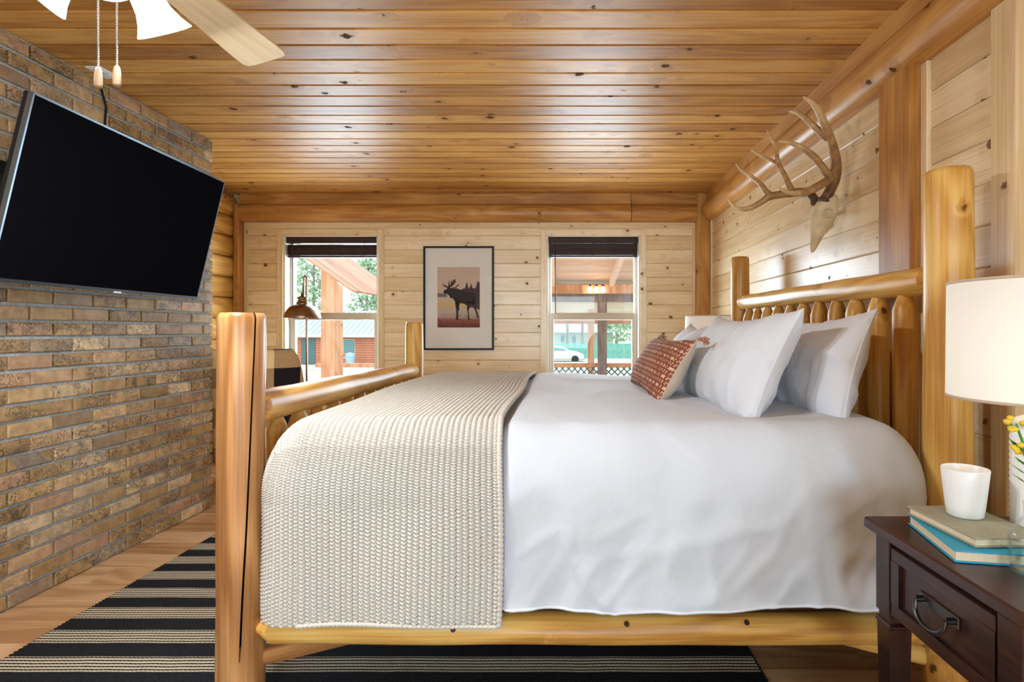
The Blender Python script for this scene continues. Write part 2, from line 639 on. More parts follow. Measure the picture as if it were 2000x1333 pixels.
BL = .2025
for s in range(8):
    brick_meshes[s] = brick_mesh(BL, s).mesh('brick'); brick_meshes[s].materials.append(M['brick'])
half = {}
stuff = MB()
nrow = 34
PER = .2125
for r in range(nrow):
    z = r * CH + .006
    jy = 3.596 if r % 2 == 0 else 3.484
    # end piece at the corner
    Le = YK - jy - .01
    key = round(Le, 3)
    if key not in half:
        half[key] = brick_mesh(Le, 100 + r).mesh('brick'); half[key].materials.append(M['brick'])
    inst('brick', half[key], wl, (XL + random.uniform(-.002, .002), jy + .01, z))
    y = jy
    while y > YF + .05:
        y -= PER
        if y > 2.02 - .1:
            inst('brick', brick_meshes[random.randrange(8)], wl, (XL + random.uniform(-.003, .003), y + .01, z + random.uniform(-.0012, .0012)))
        else:
            bmsh = brick_mesh(min(BL, BL), random.randrange(500))
            b0 = len(stuff.v)
            stuff.v += [(p[0] + XL, p[1] + y + .01, p[2] + z) for p in bmsh.v]
            stuff.f += [tuple(b0 + i for i in q) for q in bmsh.f]
so = stuff.build('brickwork', M['brick'], wl)
so['kind'] = 'stuff'

# ---- log wall in the alcove behind the brick
wa = MB().box(XA - .2, XA - .05, YK, YB + .15, 0, ZC).build('wall_left_alcove', M['beam_y'])
tag(wa, 'honey log wall in the corner past the brick', kind='structure')
hl = MB()
prof = [(XA - .06 + .055 * math.sin(a) ** .6 if 0 < a < PI else XA - .06, .0925 - .0925 * math.cos(a)) for a in [PI * i / 12 for i in range(13)]]
prof = [(XA - .07, 0)] + prof + [(XA - .07, .185)]
hl.prism([(p[0], p[1]) for p in prof], 'y', YK + .0, YB + .0)
hme = hl.mesh('log'); hme.materials.append(M['log_y'])
for k in range(13):
    inst('log', hme, wa, (0, 0, k * .185 - .03))

# ---- back wall
RH = .1265
ZT = 2.085   # top of board field; trim above
W1 = (-2.545, -1.685); W2 = (-.14, .712)
WZ0, WZ1 = .60, 2.02
wb = MB()
for (x0, x1, z0, z1) in ((-3.2, W1[0], 0, ZC), (W1[1], W2[0], 0, ZC), (W2[1], 1.6, 0, ZC), (W1[0], W1[1], 0, WZ0), (W2[0], W2[1], 0, WZ0),
                         (W1[0], W1[1], WZ1, ZC), (W2[0], W2[1], WZ1, ZC)):
    wb.box(x0, x1, YB + .018, YB + .17, z0, z1)
wb = wb.build('wall_back', M['pine_x'])
tag(wb, 'pale knotty pine board wall with two windows', kind='structure')
bcache = {}


def wall_boards(parent, segs, place, mat, phase, top, RHh=RH):
    z = phase - RHh * 16
    while z < top - .01:
        za, zb = max(z, 0.0), min(z + RHh, top)
        if zb - za > .02:
            for (a, b) in segs(za, zb):
                key = (round(b - a, 3), round(zb - za, 3), mat.name)
                if key not in bcache:
                    bcache[key] = board_mesh('board', b - a, zb - za - .0012, .018, .0045, mat)
                place(bcache[key], a, za)
        z += RHh


def segs_back(za, zb):
    out = []
    mid = (za + zb) / 2
    if WZ0 - .05 < mid < WZ1 + .02:
        out = [(-2.93, W1[0] - .05), (W1[1] + .05, W2[0] - .05), (W2[1] + .05, 1.215)]
    else:
        out = [(-2.93, -1.1), (-1.1, 1.215)]
    return out


wall_boards(wb, segs_back, lambda me, a, z: inst('board', me, wb, (a, YB, z), (PI / 2, 0, 0)), M['pine_x'], 2.023, 2.10)
# ---- right wall
wr = MB()
SW = (-2.32, -.38, .58, 2.12)     # added side opening for the fill light, unseen
for (y0, y1, z0, z1) in ((YF - .15, SW[0], 0, ZC), (SW[1], YB + .15, 0, ZC), (SW[0], SW[1], 0, SW[2]), (SW[0], SW[1], SW[3], ZC)):
    wr.box(XR + .018, XR + .20, y0, y1, z0, z1)
wr = wr.build('wall_right', M['pine_y'])
tag(wr, 'pale pine board wall behind the headboard', kind='structure')
for (a0, a1) in ((2.315, 5.1), (1.735, 2.075), (SW[1], 1.655)):
    wall_boards(wr, lambda za, zb: [(a0, a1)], lambda me, a, z: inst('board', me, wr, (XR, a1, z), (PI / 2, 0, -PI / 2)), M['pine_x'], 2.035, 2.16, .135)

# ---- wall behind the camera, with an added wide opening for the fill light
wf = MB()
for (x0, x1, z0, z1) in ((-3.2, -1.48, 0, ZC), (.98, 1.6, 0, ZC), (-1.48, .98, 0, .53), (-1.48, .98, 2.17, ZC)):
    wf.box(x0, x1, YF - .15, YF, z0, z1)
wf = wf.build('wall_front', M['pine_x'])
tag(wf, 'pine wall behind the viewer with an added wide window', kind='structure')

# ---- beams and trims (setting)
ntrim = [0]


def trim(m, mat, label, **kw):
    ntrim[0] += 1
    o = m.build('trim_%d' % ntrim[0], mat, **kw)
    return tag(o, label, kind='structure')


rb = [(1.298, 2.4), (1.298, 2.318), (1.285, 2.308), (1.266, 2.285), (1.256, 2.25), (1.256, 2.215), (1.268, 2.182), (1.292, 2.158), (1.33, 2.15), (XR + .02, 2.15), (XR + .02, 2.4)]
trim(MB().prism(rb, 'y', YF, 5.10), M['beam_y'], 'rounded orange pine log beam along the top of the right wall', angle=40)
bb = [(5.10, 2.398), (5.10, 2.305), (5.09, 2.298), (5.07, 2.28), (5.058, 2.25), (5.056, 2.21), (5.066, 2.175), (5.09, 2.152), (5.11, 2.145), (5.17, 2.145), (5.17, 2.398)]
trim(MB().prism(bb, 'x', -2.92, .62), M['beam_x'], 'rounded log beam above the windows, left length', angle=40)
trim(MB().prism(bb, 'x', .625, 1.215), M['beam_x'], 'short log beam length above the right window', angle=40)
trim(MB().box(1.215, 1.335, 5.085, 5.165, 0, 2.398, .004), M['beam_z'], 'orange corner post between back and right walls')
trim(MB().box(-2.965, -2.905, 5.06, 5.165, 0, 2.30, .012), M['beam_z'], 'orange corner post beside the log alcove')
trim(MB().box(-2.905, 1.215, 5.135, 5.165, 2.09, 2.144, .003), M['pine_x'], 'pale pine strip under the back beam')
trim(MB().box(-2.905, -2.878, 5.135, 5.165, 0, 2.09, .003), M['pine_z'], 'thin pale strip at the left end of the back wall')
trim(MB().box(1.19, 1.215, 5.135, 5.165, 0, 2.09, .003), M['pine_z'], 'thin pale strip at the right end of the back wall')
trim(MB().box(1.297, XR + .02, 2.10, 2.31, 0, 2.17, .003), M['beam_z'], 'orange pine post standing behind the near headboard post')
trim(MB().box(1.335, XR + .02, 2.062, 2.10, 0, 2.15, .003), M['pine_z'], 'pale strip beside the orange wall post')
trim(MB().box(1.322, XR + .02, 1.64, 1.74, 0, 2.15, .003), M['pine_z'], 'pale vertical board behind the bedside lamp')
trim(MB().box(1.335, XR + .02, 5.06, 5.085, 0, 2.15, .003), M['pine_z'], 'thin pale strip in the back right corner')


# ---- windows
def window(n, x0, x1, label):
    w = bpy.data.objects.new('window_%d' % n, None)
    link(w); tag(w, label, kind='structure')
    # casing on the wall
    cw = .058
    for (a, b, z0, z1) in ((x0 - cw, x0 - .004, WZ0 - .06, WZ1 + cw), (x1 + .004, x1 + cw, WZ0 - .06, WZ1 + cw), (x0 - .004, x1 + .004, WZ1 + .004, WZ1 + cw)):
        MB().box(a, b, YB - .016, YB + .018, z0, z1, .003).build('casing', M['pine_z'] if z1 - z0 > .5 else M['pine_x'], w)
    MB().box(x0 - .07, x1 + .07, YB - .03, YB + .02, WZ0 - .03, WZ0, .004).build('sill', M['pine_x'], w)
    # jambs
    for (a, b) in ((x0 - .004, x0 + .012), (x1 - .012, x1 + .004)):
        MB().box(a, b, YB + .0, YB + .17, WZ0, WZ1).build('jamb', M['vinyl'], w)
    MB().box(x0, x1, YB, YB + .17, WZ1 - .006, WZ1 + .004).build('jamb', M['vinyl'], w)
    MB().box(x0, x1, YB, YB + .17, WZ0 - .004, WZ0 + .012).build('jamb', M['vinyl'], w)
    # vinyl frame, sashes
    ya, yb = YB + .10, YB + .16
    for (a, b) in ((x0 + .012, x0 + .04), (x1 - .04, x1 - .012)):
        MB().box(a, b, ya, yb, WZ0 + .012, WZ1 - .006).build('frame', M['vinyl'], w)
    MB().box(x0 + .012, x1 - .012, ya + .01, yb, WZ1 - .05, WZ1 - .006).build('frame', M['vinyl'], w)
    zm = 1.285
    s = MB().box(x0 + .04, x1 - .04, ya - .01, ya + .035, zm - .03, zm + .035)
    s.box(x0 + .04, x0 + .062, ya - .01, ya + .03, WZ0 + .04, zm - .03).box(x1 - .062, x1 - .04, ya - .01, ya + .03, WZ0 + .04, zm - .03)
    s.box(x0 + .04, x1 - .04, ya - .01, ya + .03, WZ0 + .012, WZ0 + .05)
    s.build('sash', M['sash'], w)
    MB().box(x0 + .04, x1 - .04, ya + .04, ya + .046, zm, WZ1 - .04).build('pane', M['glass'], w)
    MB().box(x0 + .06, x1 - .06, ya + .008, ya + .014, WZ0 + .04, zm - .02).build('pane', M['glass'], w)
    return w


window(1, *W1, 'window behind the floor lamp')
window(2, *W2, 'window beyond the bed pillows')


def blind(x0, x1, zb, gap, label):
    b = thing('window_blind', label, 'blind', ((x0 + x1) / 2, YB + .05, WZ1 - .01), group='raised dark window blinds')
    w = (x1 - x0) / 2 - .016
    MB().box(-w, w, -.035, .03, -.052, .0, .003).build('headrail', M['blind'], b)
    z = -.052 - gap
    n = int((z - (zb - WZ1 + .03)) / .0075)
    sl = MB().box(-w + .004, w - .004, -.026, .026, -.003, .003).mesh('slat'); sl.materials.append(M['blind'])
    for i in range(n):
        inst('slat', sl, b, (0, 0, z - .005 - i * .0075), (random.uniform(-.05, .05), 0, 0))
    z2 = z - .005 - n * .0075
    MB().box(-w + .002, w - .002, -.027, .027, z2 - .016, z2, .004).build('bottom_rail', M['blind'], b)
    for fx in (-.72, 0, .72):
        MB().tube([(fx * w, -.03, -.04), (fx * w, -.03, z2 - .016)], .002, 6).build('ladder_cord', M['cord'], b)
    wx = -w + .06
    MB().tube([(wx, -.042, -.045), (wx + .003, -.044, -.70)], .0045, 8).build('tilt_wand', M['cord'], b)
    return b


blind(*W1, 1.825, .012, 'dark brown slatted blind raised at the top of the window behind the floor lamp')
blind(*W2, 1.825, .002, 'dark brown slatted blind raised at the top of the window beyond the pillows')

# ================================================================== log bed
def log(name, p0, p1, r, mat, parent=None, r1=None, n=20, seg=14, wob=.003, e0=None, e1=None, seed=0, flat=None, crack=None):
    """a peeled log from p0 to p1; e0/e1 = (tenon radius, tenon length, cone length) or None for a rounded end"""
    p0, p1 = Vector(p0), Vector(p1)
    L = (p1 - p0).length
    r1 = r1 or r
    st = []
    def rr(t): return r + (r1 - r) * t / L
    if e0: st += [(0, e0[0]), (e0[1], e0[0]), (e0[1] + e0[2] * .5, (e0[0] + rr(0)) * .53), (e0[1] + e0[2], rr(0))]
    else: st += [(0, rr(0) * .05), (0, rr(0) * .86), (.006, rr(0) * .95), (.016, rr(0))]
    a = st[-1][0]
    if e1: en = [(L - e1[1] - e1[2], rr(L)), (L - e1[1] - e1[2] * .5, (e1[0] + rr(L)) * .53), (L - e1[1], e1[0]), (L, e1[0])]
    else: en = [(L - .016, rr(L)), (L - .006, rr(L) * .95), (L, rr(L) * .86), (L, rr(L) * .05)]
    b = en[0][0]
    st += [(a + (b - a) * i / seg, rr(a + (b - a) * i / seg)) for i in range(1, seg)] + en
    m = MB()
    angs = [2 * PI * k / n for k in range(n)]
    if crack:
        ca, cw, cd = crack
        angs = [x for x in angs if abs((x - ca + PI) % (2 * PI) - PI) > .2] + [ca - .1, ca - cw, ca, ca + cw, ca + .1]
        angs = sorted(x % (2 * PI) for x in angs)
    nn = len(angs)
    for (t, q) in st:
        for k, an in enumerate(angs):
            w = mnoise.noise(Vector((t * 3.1 + seed * 7.7, math.cos(an) * .8 + seed, math.sin(an) * .8))) * wob * 1.6 * (q > r * .3)
            rad = q + w
            sh = 0
            if crack:
                sh = .10 * mnoise.noise(Vector((t * 2.2, seed, 3))) + .80 * t / L
                if abs(an - ca) < 1e-6 and .2 < t: rad -= cd * (q / r)
            cy, cz = rad * math.cos(an + sh), rad * math.sin(an + sh)
            if flat:
                fa, fd = flat
                dd = cy * math.cos(fa) + cz * math.sin(fa) - q * fd
                if dd > 0:
                    cy -= math.cos(fa) * dd * .85; cz -= math.sin(fa) * dd * .85
            m.v.append((t, cy, cz))
    for i in range(len(st) - 1):
        for k in range(nn):
            k2 = (k + 1) % nn
            m.f.append((i * nn + k, i * nn + k2, (i + 1) * nn + k2, (i + 1) * nn + k))
    m.f.append(tuple(range(nn))[::-1]); m.f.append(tuple((len(st) - 1) * nn + k for k in range(nn)))
    o = m.build(name, mat, parent, angle=38)
    if crack:
        o.data.materials.append(M['split'])
        kc = min(range(nn), key=lambda k: abs(angs[k] - ca % (2 * PI)))
        cv = {i * nn + kc for i, (t, q) in enumerate(st) if .2 < t}
        for pg in o.data.polygons:
            if len(pg.vertices) == 4 and len(cv.intersection(pg.vertices)) == 2: pg.material_index = 1
    d = (p1 - p0).normalized()
    o.rotation_mode = 'QUATERNION'
    base = Vector((0, 0, 0)) if parent is None else parent.location
    o.location = p0 - base
    up = Vector((0, 0, 1)) if abs(d.z) < .9 else Vector((0, -1, 0))
    yv = up.cross(d).normalized(); zv = d.cross(yv)
    o.rotation_quaternion = Matrix((d, yv, zv)).transposed().to_quaternion()
    return o


YN, YFAR = 1.71, 3.71       # near and far bed posts
XFT, XHD = -.975, 1.172
bed = thing('log_bed', 'peeled honey log bed frame with spindled headboard and footboard', 'bed', (.1, 2.71, 0))
# upright logs: local x runs up; local y/z are world (-x?,-y) directions
log('post', (XFT, YN, .0128), (XFT, YN, 1.212), .066, M['post_x'], bed, wob=.003, seed=1, flat=(PI / 2 - .45, .86), crack=(PI / 2 + .34, .042, .022), n=32, seg=30)
log('post', (XFT, YFAR, 0), (XFT, YFAR, 1.212), .058, M['log_x'], bed, seed=2)
log('post', (XHD, YN, 0), (XHD, YN, 1.645), .0655, M['log_x'], bed, wob=.003, seed=3, n=28)
log('post', (XHD, YFAR, 0), (XHD, YFAR, 1.640), .060, M['log_x'], bed, seed=4)
# footboard
log('top_rail', (XFT, YN + .05, .912), (XFT, YFAR - .04, .895), .054, M['log_x'], bed, r1=.048, wob=.004, seed=5, e0=(.03, .018, .012), e1=(.03, .01, .02), n=24)
log('lower_rail', (XFT, YN + .05, .40), (XFT, YFAR - .04, .40), .05, M['log_x'], bed, seed=6, e0=(.03, .01, .02), e1=(.03, .01, .02))
for i in range(11):
    yy = YN + .22 + i * .158
    log('spindle', (XFT, yy, .42), (XFT, yy, .885), .036, M['log_x'], bed, seed=20 + i, n=14, seg=6, e0=(.016, .02, .05), e1=(.016, .02, .05))
# headboard
log('top_rail', (XHD, YN + .05, 1.318), (XHD, YFAR - .04, 1.338), .047, M['log_x'], bed, r1=.044, wob=.004, seed=7, e0=(.026, .018, .015), e1=(.026, .01, .02), n=24)
log('lower_rail', (XHD, YN + .05, .45), (XHD, YFAR - .04, .45), .047, M['log_x'], bed, seed=8, e0=(.026, .01, .02), e1=(.026, .01, .02))
for i in range(11):
    yy = 1.925 + i * .1605
    log('spindle', (XHD, yy, .46), (XHD, yy, 1.318), .038 + random.uniform(-.003, .003), M['log_x'], bed, seed=40 + i, n=16, seg=8, e0=(.018, .02, .05), e1=(.018, .03, .06))
# side rails and diagonal braces
log('side_rail', (XFT + .055, YN - .012, .262), (XHD - .055, YN - .012, .262), .047, M['log_x'], bed, wob=.004, seed=9, e0=(.012, .0, .055), e1=(.02, .0, .05), n=24, seg=24)
log('side_rail', (XFT + .055, YFAR, .262), (XHD - .055, YFAR, .262), .047, M['log_x'], bed, seed=10, e0=(.012, .0, .055), e1=(.02, .0, .05))
for yy in (YN + .03, YFAR - .03):
    log('brace', (XFT + .05, yy, .155), (XFT + .36, yy, .235), .03, M['post_x'], bed, seed=11, n=14, seg=6)
    log('brace', (XHD - .05, yy, .155), (XHD - .36, yy, .235), .03, M['log_x'], bed, seed=12, n=14, seg=6)
# dowel plugs in the near rail
plug = MB().lathe([(0.0001, 0), (.0075, 0), (.0075, .003), (.0001, .0035)], 12).mesh('dowel_plug'); plug.materials.append(M['blind'])
for (qx, qy) in ((885, 1231), (958, 1213), (1225, 1223), (1461, 1221)):
    wp = P(qx, qy, YN - .058)
    dz = wp.z - .262
    yy = YN - .012 - math.sqrt(max(.0475 ** 2 - dz ** 2, 0))
    inst('dowel_plug', plug, bed, Vector((wp.x, yy - .001, wp.z)) - bed.location, (PI / 2 - dz / .047, 0, 0))

# mattress with its dark base under the duvet
mt = thing('mattress', 'mattress on a black dust-covered base hidden under the duvet', 'mattress', (.1, 2.71, .27))
MB().box(-.93, .93, -.98, .98, .04, .26, .03).build('box_spring', M['dark'], mt)
MB().box(-.92, .92, -.97, .97, .26, .54, .06).build('pad', M['duvet'], mt)
slat = MB().box(-.035, .035, -.96, .96, -.012, .012, .002).mesh('slat'); slat.materials.append(M['log_y'])
for i in range(5):
    inst('slat', slat, bed, (-.8 + i * .4, 0, .296))


# ---------------------------------------------------------------- bedding
class RBox:
    """rounded box drape: faces mapped with equal-angle rounding"""
    def __init__(s, x0, x1, y0, y1, zt, r, rz):
        s.x0, s.x1, s.y0, s.y1, s.zt, s.r, s.rz = x0, x1, y0, y1, zt, r, rz

    def map(s, X, Y, Z):
        r = s.r
        R3 = np.array([r, r, s.rz])
        cx = np.clip(X, s.x0 + r, s.x1 - r); cy = np.clip(Y, s.y0 + r, s.y1 - r); cz = np.minimum(Z, s.zt - s.rz)
        e = np.stack([X - cx, Y - cy, Z - cz], -1) / R3
        w = np.tan(np.clip(e, -1, 1) * PI / 4)
        ln = np.linalg.norm(w, axis=-1, keepdims=True); ln[ln < 1e-6] = 1
        un = w / ln
        nrm = un / R3
        nrm /= np.linalg.norm(nrm, axis=-1, keepdims=True)
        return np.stack([cx, cy, cz], -1) + un * R3, nrm


def vnoise(p, s, seed=0.0):
    return np.array([mnoise.noise(Vector((a[0] * s[0] + seed, a[1] * s[1], a[2] * s[2]))) for a in p])


TX = -.185
RB = RBox(-.912, 1.122, 1.632, 3.78, .872, .15, .23)
HEM = .35


def sheet_path(y0, y1, zt, hem, step):
    """unfolded path over near side, top and far side: list of (Y, Z)"""
    up = [(y0, z) for z in np.arange(hem, zt, step)]
    tp = [(y, zt) for y in np.arange(y0, y1, step)]
    dn = [(y1, z) for z in np.arange(zt, hem, -step * 3)]
    return up + tp + dn


def hem_z(X):
    return HEM - .0 + .012 * np.sin((X + .2) * 2.6 + .5) - .018 * np.exp(-((X - .22) / .35) ** 2) + .016 * np.clip((X - .5) / .5, 0, 1)


# duvet: near/top/far sheet plus head and foot ends
st = .0145
path = sheet_path(RB.y0, RB.y1, RB.zt, HEM, st)
xs = np.linspace(RB.x0, RB.x1, 134)
PA = np.array(path)
Xg, Yg = np.meshgrid(xs, PA[:, 0], indexing='ij'); _, Zg = np.meshgrid(xs, PA[:, 1], indexing='ij')
side = (Zg < RB.zt - 1e-6)
hz = hem_z(Xg)
Zg = np.where(side, hz + (Zg - HEM) * (RB.zt - hz) / (RB.zt - HEM), Zg)
pos, nrm = RB.map(Xg.ravel(), Yg.ravel(), Zg.ravel())


def drape(pos, nrm):
    p = pos.copy()
    drop = np.clip((RB.zt - .12 - pos[:, 2]) / .35, 0, 1)
    fold = vnoise(pos, (5.5, 1.0, 1.6), 3.1)
    tw = np.stack([pos[:, 0] + .35 * pos[:, 2], pos[:, 1], pos[:, 2] - .5 * pos[:, 0]], -1)
    f2 = vnoise(tw, (9, 2.0, 7), 9.4)
    rg = (1 - np.abs(vnoise(tw, (4.2, 1.2, 3.0), 17.0)) * 2.2).clip(0, 1) ** 3
    f3 = vnoise(pos, (2.2, 2.2, 2.2), 5.5)
    cr = (1 - np.abs(vnoise(np.stack([pos[:, 0] - .8 * pos[:, 2], pos[:, 1], pos[:, 2] + .3 * pos[:, 0]], -1), (7.5, 2, 4.5), 41.0)) * 3.2).clip(0, 1) ** 2
    rt = (1 - np.abs(vnoise(pos, (3.0, 1.6, 2.0), 27.0)) * 2.6).clip(0, 1) ** 4
    amt = drop * (.016 * fold + .014 * f2 + .018 * rg + .009 * cr) + (1 - drop) * (.016 * f3 + .006 * f2 + .007 * rt)
    under = 1 / (1 + np.exp((pos[:, 0] - TX - .01) * 110))      # pressed flat where the throw lies on it
    amt = amt * (1 - .85 * under) - .034 * under
    p += nrm * amt[:, None]
    p[:, 2] += np.where(nrm[:, 2] > .5, .012 * np.sin((p[:, 1] - 1.63) / 2.15 * PI), 0)
    return p


dv = thing('duvet', 'smooth white duvet draped over the bed down to the side rail', 'duvet', (0, 0, 0))
main = grid_mesh('cover', drape(pos, nrm), len(xs), len(path), M['duvet'], dv)
zs = np.linspace(0, 1, 34)
for fx, nm in ((RB.x1, 'end_panel'), (RB.x0, 'end_panel')):
    ys = np.linspace(RB.y0, RB.y1, 120)
    Y2, T2 = np.meshgrid(ys, zs, indexing='ij')
    X2 = np.full_like(Y2, fx)
    h0 = hem_z(X2)
    Z2 = h0 + (RB.zt - h0) * T2
    p2, n2 = RB.map(X2.ravel(), Y2.ravel(), Z2.ravel())
    grid_mesh(nm, drape(p2, n2), len(ys), len(zs), M['duvet'], dv)
# stitched hem
hx = np.linspace(RB.x0 + .2, RB.x1 - .2, 90)
hp, hn = RB.map(hx, np.full_like(hx, RB.y0), hem_z(hx))
hp = drape(hp, hn)
MB().tube([tuple(q + np.array([0, -.001, .003])) for q in hp], .0045, 6).build('hem', M['pillow'], dv, smooth=True)

# knitted throw over the foot of the bed
RK = RBox(-.924, 1.5, 1.616, 3.79, .888, .16, .24)
KU, KV = .0172, .0112


def knit_h(u, v):
    """moss stitch: plump V loops, neighbouring columns half a row apart, a small well under each V"""
    leg = u / (KU / 2)
    ao = np.abs(np.mod(leg, 2) - 1)                      # 0 at the foot of the V, 1 between two columns
    ph = v / KV + .5 * (1 - ao) + .5 * (np.floor(leg / 2) % 2)
    fr = ph - np.floor(ph)
    d2 = np.minimum(fr, 1 - fr)                          # 0 at the row joint
    edge = np.exp(-((1 - ao) / .28) ** 2)
    well = np.exp(-((1 - ao) / .5) ** 2 - (d2 / .26) ** 2)
    groove = np.exp(-(d2 / .15) ** 2) * .38
    return 1 - np.clip(well * .95 + groove * (1 - well) + edge * .12, 0, 1), well


def knit_sheet(A, B, mapf, uvf):
    p, n = mapf(A.ravel(), B.ravel())
    u, v = uvf(A.ravel(), B.ravel())
    h, well = knit_h(u, v)
    lump = vnoise(p[::1], (4, 2.5, 4), 12.0)
    p = p + n * ((h - .9) * .0165 + lump * .008)[:, None]
    return p, well > .55


KHEM = .312
kst = .0017
near_z = np.arange(KHEM, RK.zt, kst)
top_y1 = np.arange(RK.y0, RK.y0 + .75, kst * 1.1)
top_y2 = np.arange(RK.y0 + .75, RK.y1, kst * 1.5)
kp = np.array([(RK.y0, z) for z in near_z] + [(y, RK.zt) for y in top_y1] + [(y, RK.zt) for y in top_y2] + [(RK.y1, z) for z in np.arange(RK.zt, KHEM, -.008)])
kl = np.concatenate([[0], np.cumsum(np.linalg.norm(np.diff(kp, axis=0), axis=1))])
kx = np.arange(RK.x0, TX, .0023)
Ai, Bi = np.meshgrid(kx, np.arange(len(kp)), indexing='ij')


def map_main(a, b):
    b = b.astype(int)
    hemv = KHEM + .006 * np.sin(a * 9) - .0 * a
    z = kp[b, 1]
    z = np.where((b < len(near_z)), hemv + (z - KHEM) * (RK.zt - hemv) / (RK.zt - KHEM), z)
    edge = .008 * np.sin(kl[b] * 5.0 + .4) * np.clip((a - TX + .3) / .3, 0, 1)
    p, n = RK.map(a + edge, kp[b, 0], z)
    # the weight of the throw lets its fall hang slightly outwards and wavy
    drop = np.clip((.66 - p[:, 2]) / .35, 0, 1) * (p[:, 1] < 2.2)
    p[:, 1] -= drop * (.006 + .008 * np.sin(a * 13 + 1.2))
    p[:, 2] += np.where(n[:, 2] > .5, .012 * np.sin((p[:, 1] - 1.63) / 2.15 * PI), 0)
    return p, n


kb = thing('knit_throw', 'chunky oatmeal knitted throw blanket folded over the foot of the bed', 'blanket', (0, 0, 0))
pts, hol = knit_sheet(Ai, Bi, map_main, lambda a, b: (a, kl[b.astype(int)]))
grid_mesh('knit_panel', pts, len(kx), len(kp), M['knit'], kb, hole=hol)
# foot end fall
fy = np.arange(RK.y0, RK.y1, .0042); fz = np.arange(KHEM, RK.zt, .0036)
Af, Bf = np.meshgrid(fy, fz, indexing='ij')
pts, hol = knit_sheet(Af, Bf, lambda a, b: RK.map(np.full_like(a, RK.x0), a, b), lambda a, b: (a, b))
grid_mesh('foot_fall', pts, len(fy), len(fz), M['knit'], kb)
# rolled edge along the open side
eb = np.arange(0, len(kp), 3)
pe, ne = map_main(np.full(len(eb), TX), eb)
roll = MB()
roll.tube([tuple(q - m_ * .003 + np.array([0.0, 0, 0])) for q, m_ in zip(pe, ne)], [.0085 + .002 * math.sin(i * 2.1) for i in range(len(eb))], 8)
roll.build('bound_edge', M['knit'], kb, smooth=True)
hb = np.arange(RK.x0 + .16, TX, .005)
ph, nh = map_main(hb, np.zeros(len(hb), dtype=int))
MB().tube([tuple(q) for q in ph], [.0065 + .002 * math.sin(i * 2.4) for i in range(len(hb))], 8).build('bound_hem', M['knit'], kb, smooth=True)


# ---------------------------------------------------------------- pillows
def pillow_pts(W, H, T, nu=72, nv=48, seed=0, pinch=.06, wr=1.0):
    """pillow in local coords: x = along width W, y = along height H, z = thickness. front and back grids"""
    u = np.sin(np.linspace(-PI / 2, PI / 2, nu)); v = np.sin(np.linspace(-PI / 2, PI / 2, nv))
    U, V = np.meshgrid(u, v, indexing='ij')
    U, V = U.ravel(), V.ravel()
    X = U * W / 2 * (1 - pinch * (1 - V ** 2) * np.abs(U) ** 3 - .0)
    Y = V * H / 2 * (1 - pinch * 1.4 * (1 - U ** 2) * np.abs(V) ** 3)
    prof = (np.clip(1 - np.abs(U) ** 2.6, 0, 1) ** .55) * (np.clip(1 - np.abs(V) ** 2.4, 0, 1) ** .55)
    out = []
    for sgn in (1, -1):
        p = np.stack([X, Y, sgn * prof * T / 2], -1)
        w1 = vnoise(p, (7, 9, 3), seed + 3 * sgn)
        rad = np.stack([p[:, 0] * 1, p[:, 1] * 1, p[:, 2]], -1)
        rdg = (1 - np.abs(vnoise(rad, (9, 5, 4), seed + 11 + sgn)) * 2.5).clip(0, 1) ** 3
        edge = np.clip(np.maximum(np.abs(U), np.abs(V)), 0, 1) ** 2
        amp = (prof > .02) * (.010 * w1 + .012 * rdg * edge) * wr
        p[:, 2] += sgn * amp
        out.append(p)
    uv = np.stack([(U + 1) / 2, (V + 1) / 2], -1)
    return out, uv, nu, nv


def bend(p, sag, lean):
    q = p.copy()
    q[:, 1] -= sag * np.cos(q[:, 0] * 3.0) * np.clip(q[:, 1] * 4 + .3, 0, 1)
    return q


def make_pillow(name, label, cat, W, H, T, centre, lean, yaw, mats, seed, sag=.02, group=None, pinch=.085, wr=1.25, roll=0.0):
    o = thing(name, label, cat, centre, group=group)
    (fr, bk), uv, nu, nv = pillow_pts(W, H, T, seed=seed, pinch=pinch, wr=wr)
    # local frame: width -> +Y, height -> up leaning to +X, front face normal -> -X
    R = Matrix.Rotation(yaw, 3, 'Z') @ Matrix.Rotation(lean, 3, 'Y') @ Matrix.Rotation(roll, 3, 'X')
    B = Matrix(((0, 0, -1), (1, 0, 0), (0, 1, 0)))
    T3 = np.array(R @ B)
    f = grid_mesh('front', bend(fr, sag, 0) @ T3.T, nu, nv, mats[0], o, uv)
    b = grid_mesh('back', (bend(bk, sag, 0) @ T3.T), nu, nv, mats[1], o, uv)
    # seam all round
    idx = [i * nv for i in range(nu)] + [(nu - 1) * nv + j for j in range(nv)] + [i * nv + nv - 1 for i in range(nu - 1, -1, -1)] + [j for j in range(nv - 1, -1, -1)]
    sp = bend(fr, sag, 0) @ T3.T
    MB().tube([tuple(sp[i]) for i in idx[::2] + [idx[0]]], .0028, 6).build('seam', mats[1], o, smooth=True)
    return o, T3, sp, nu, nv


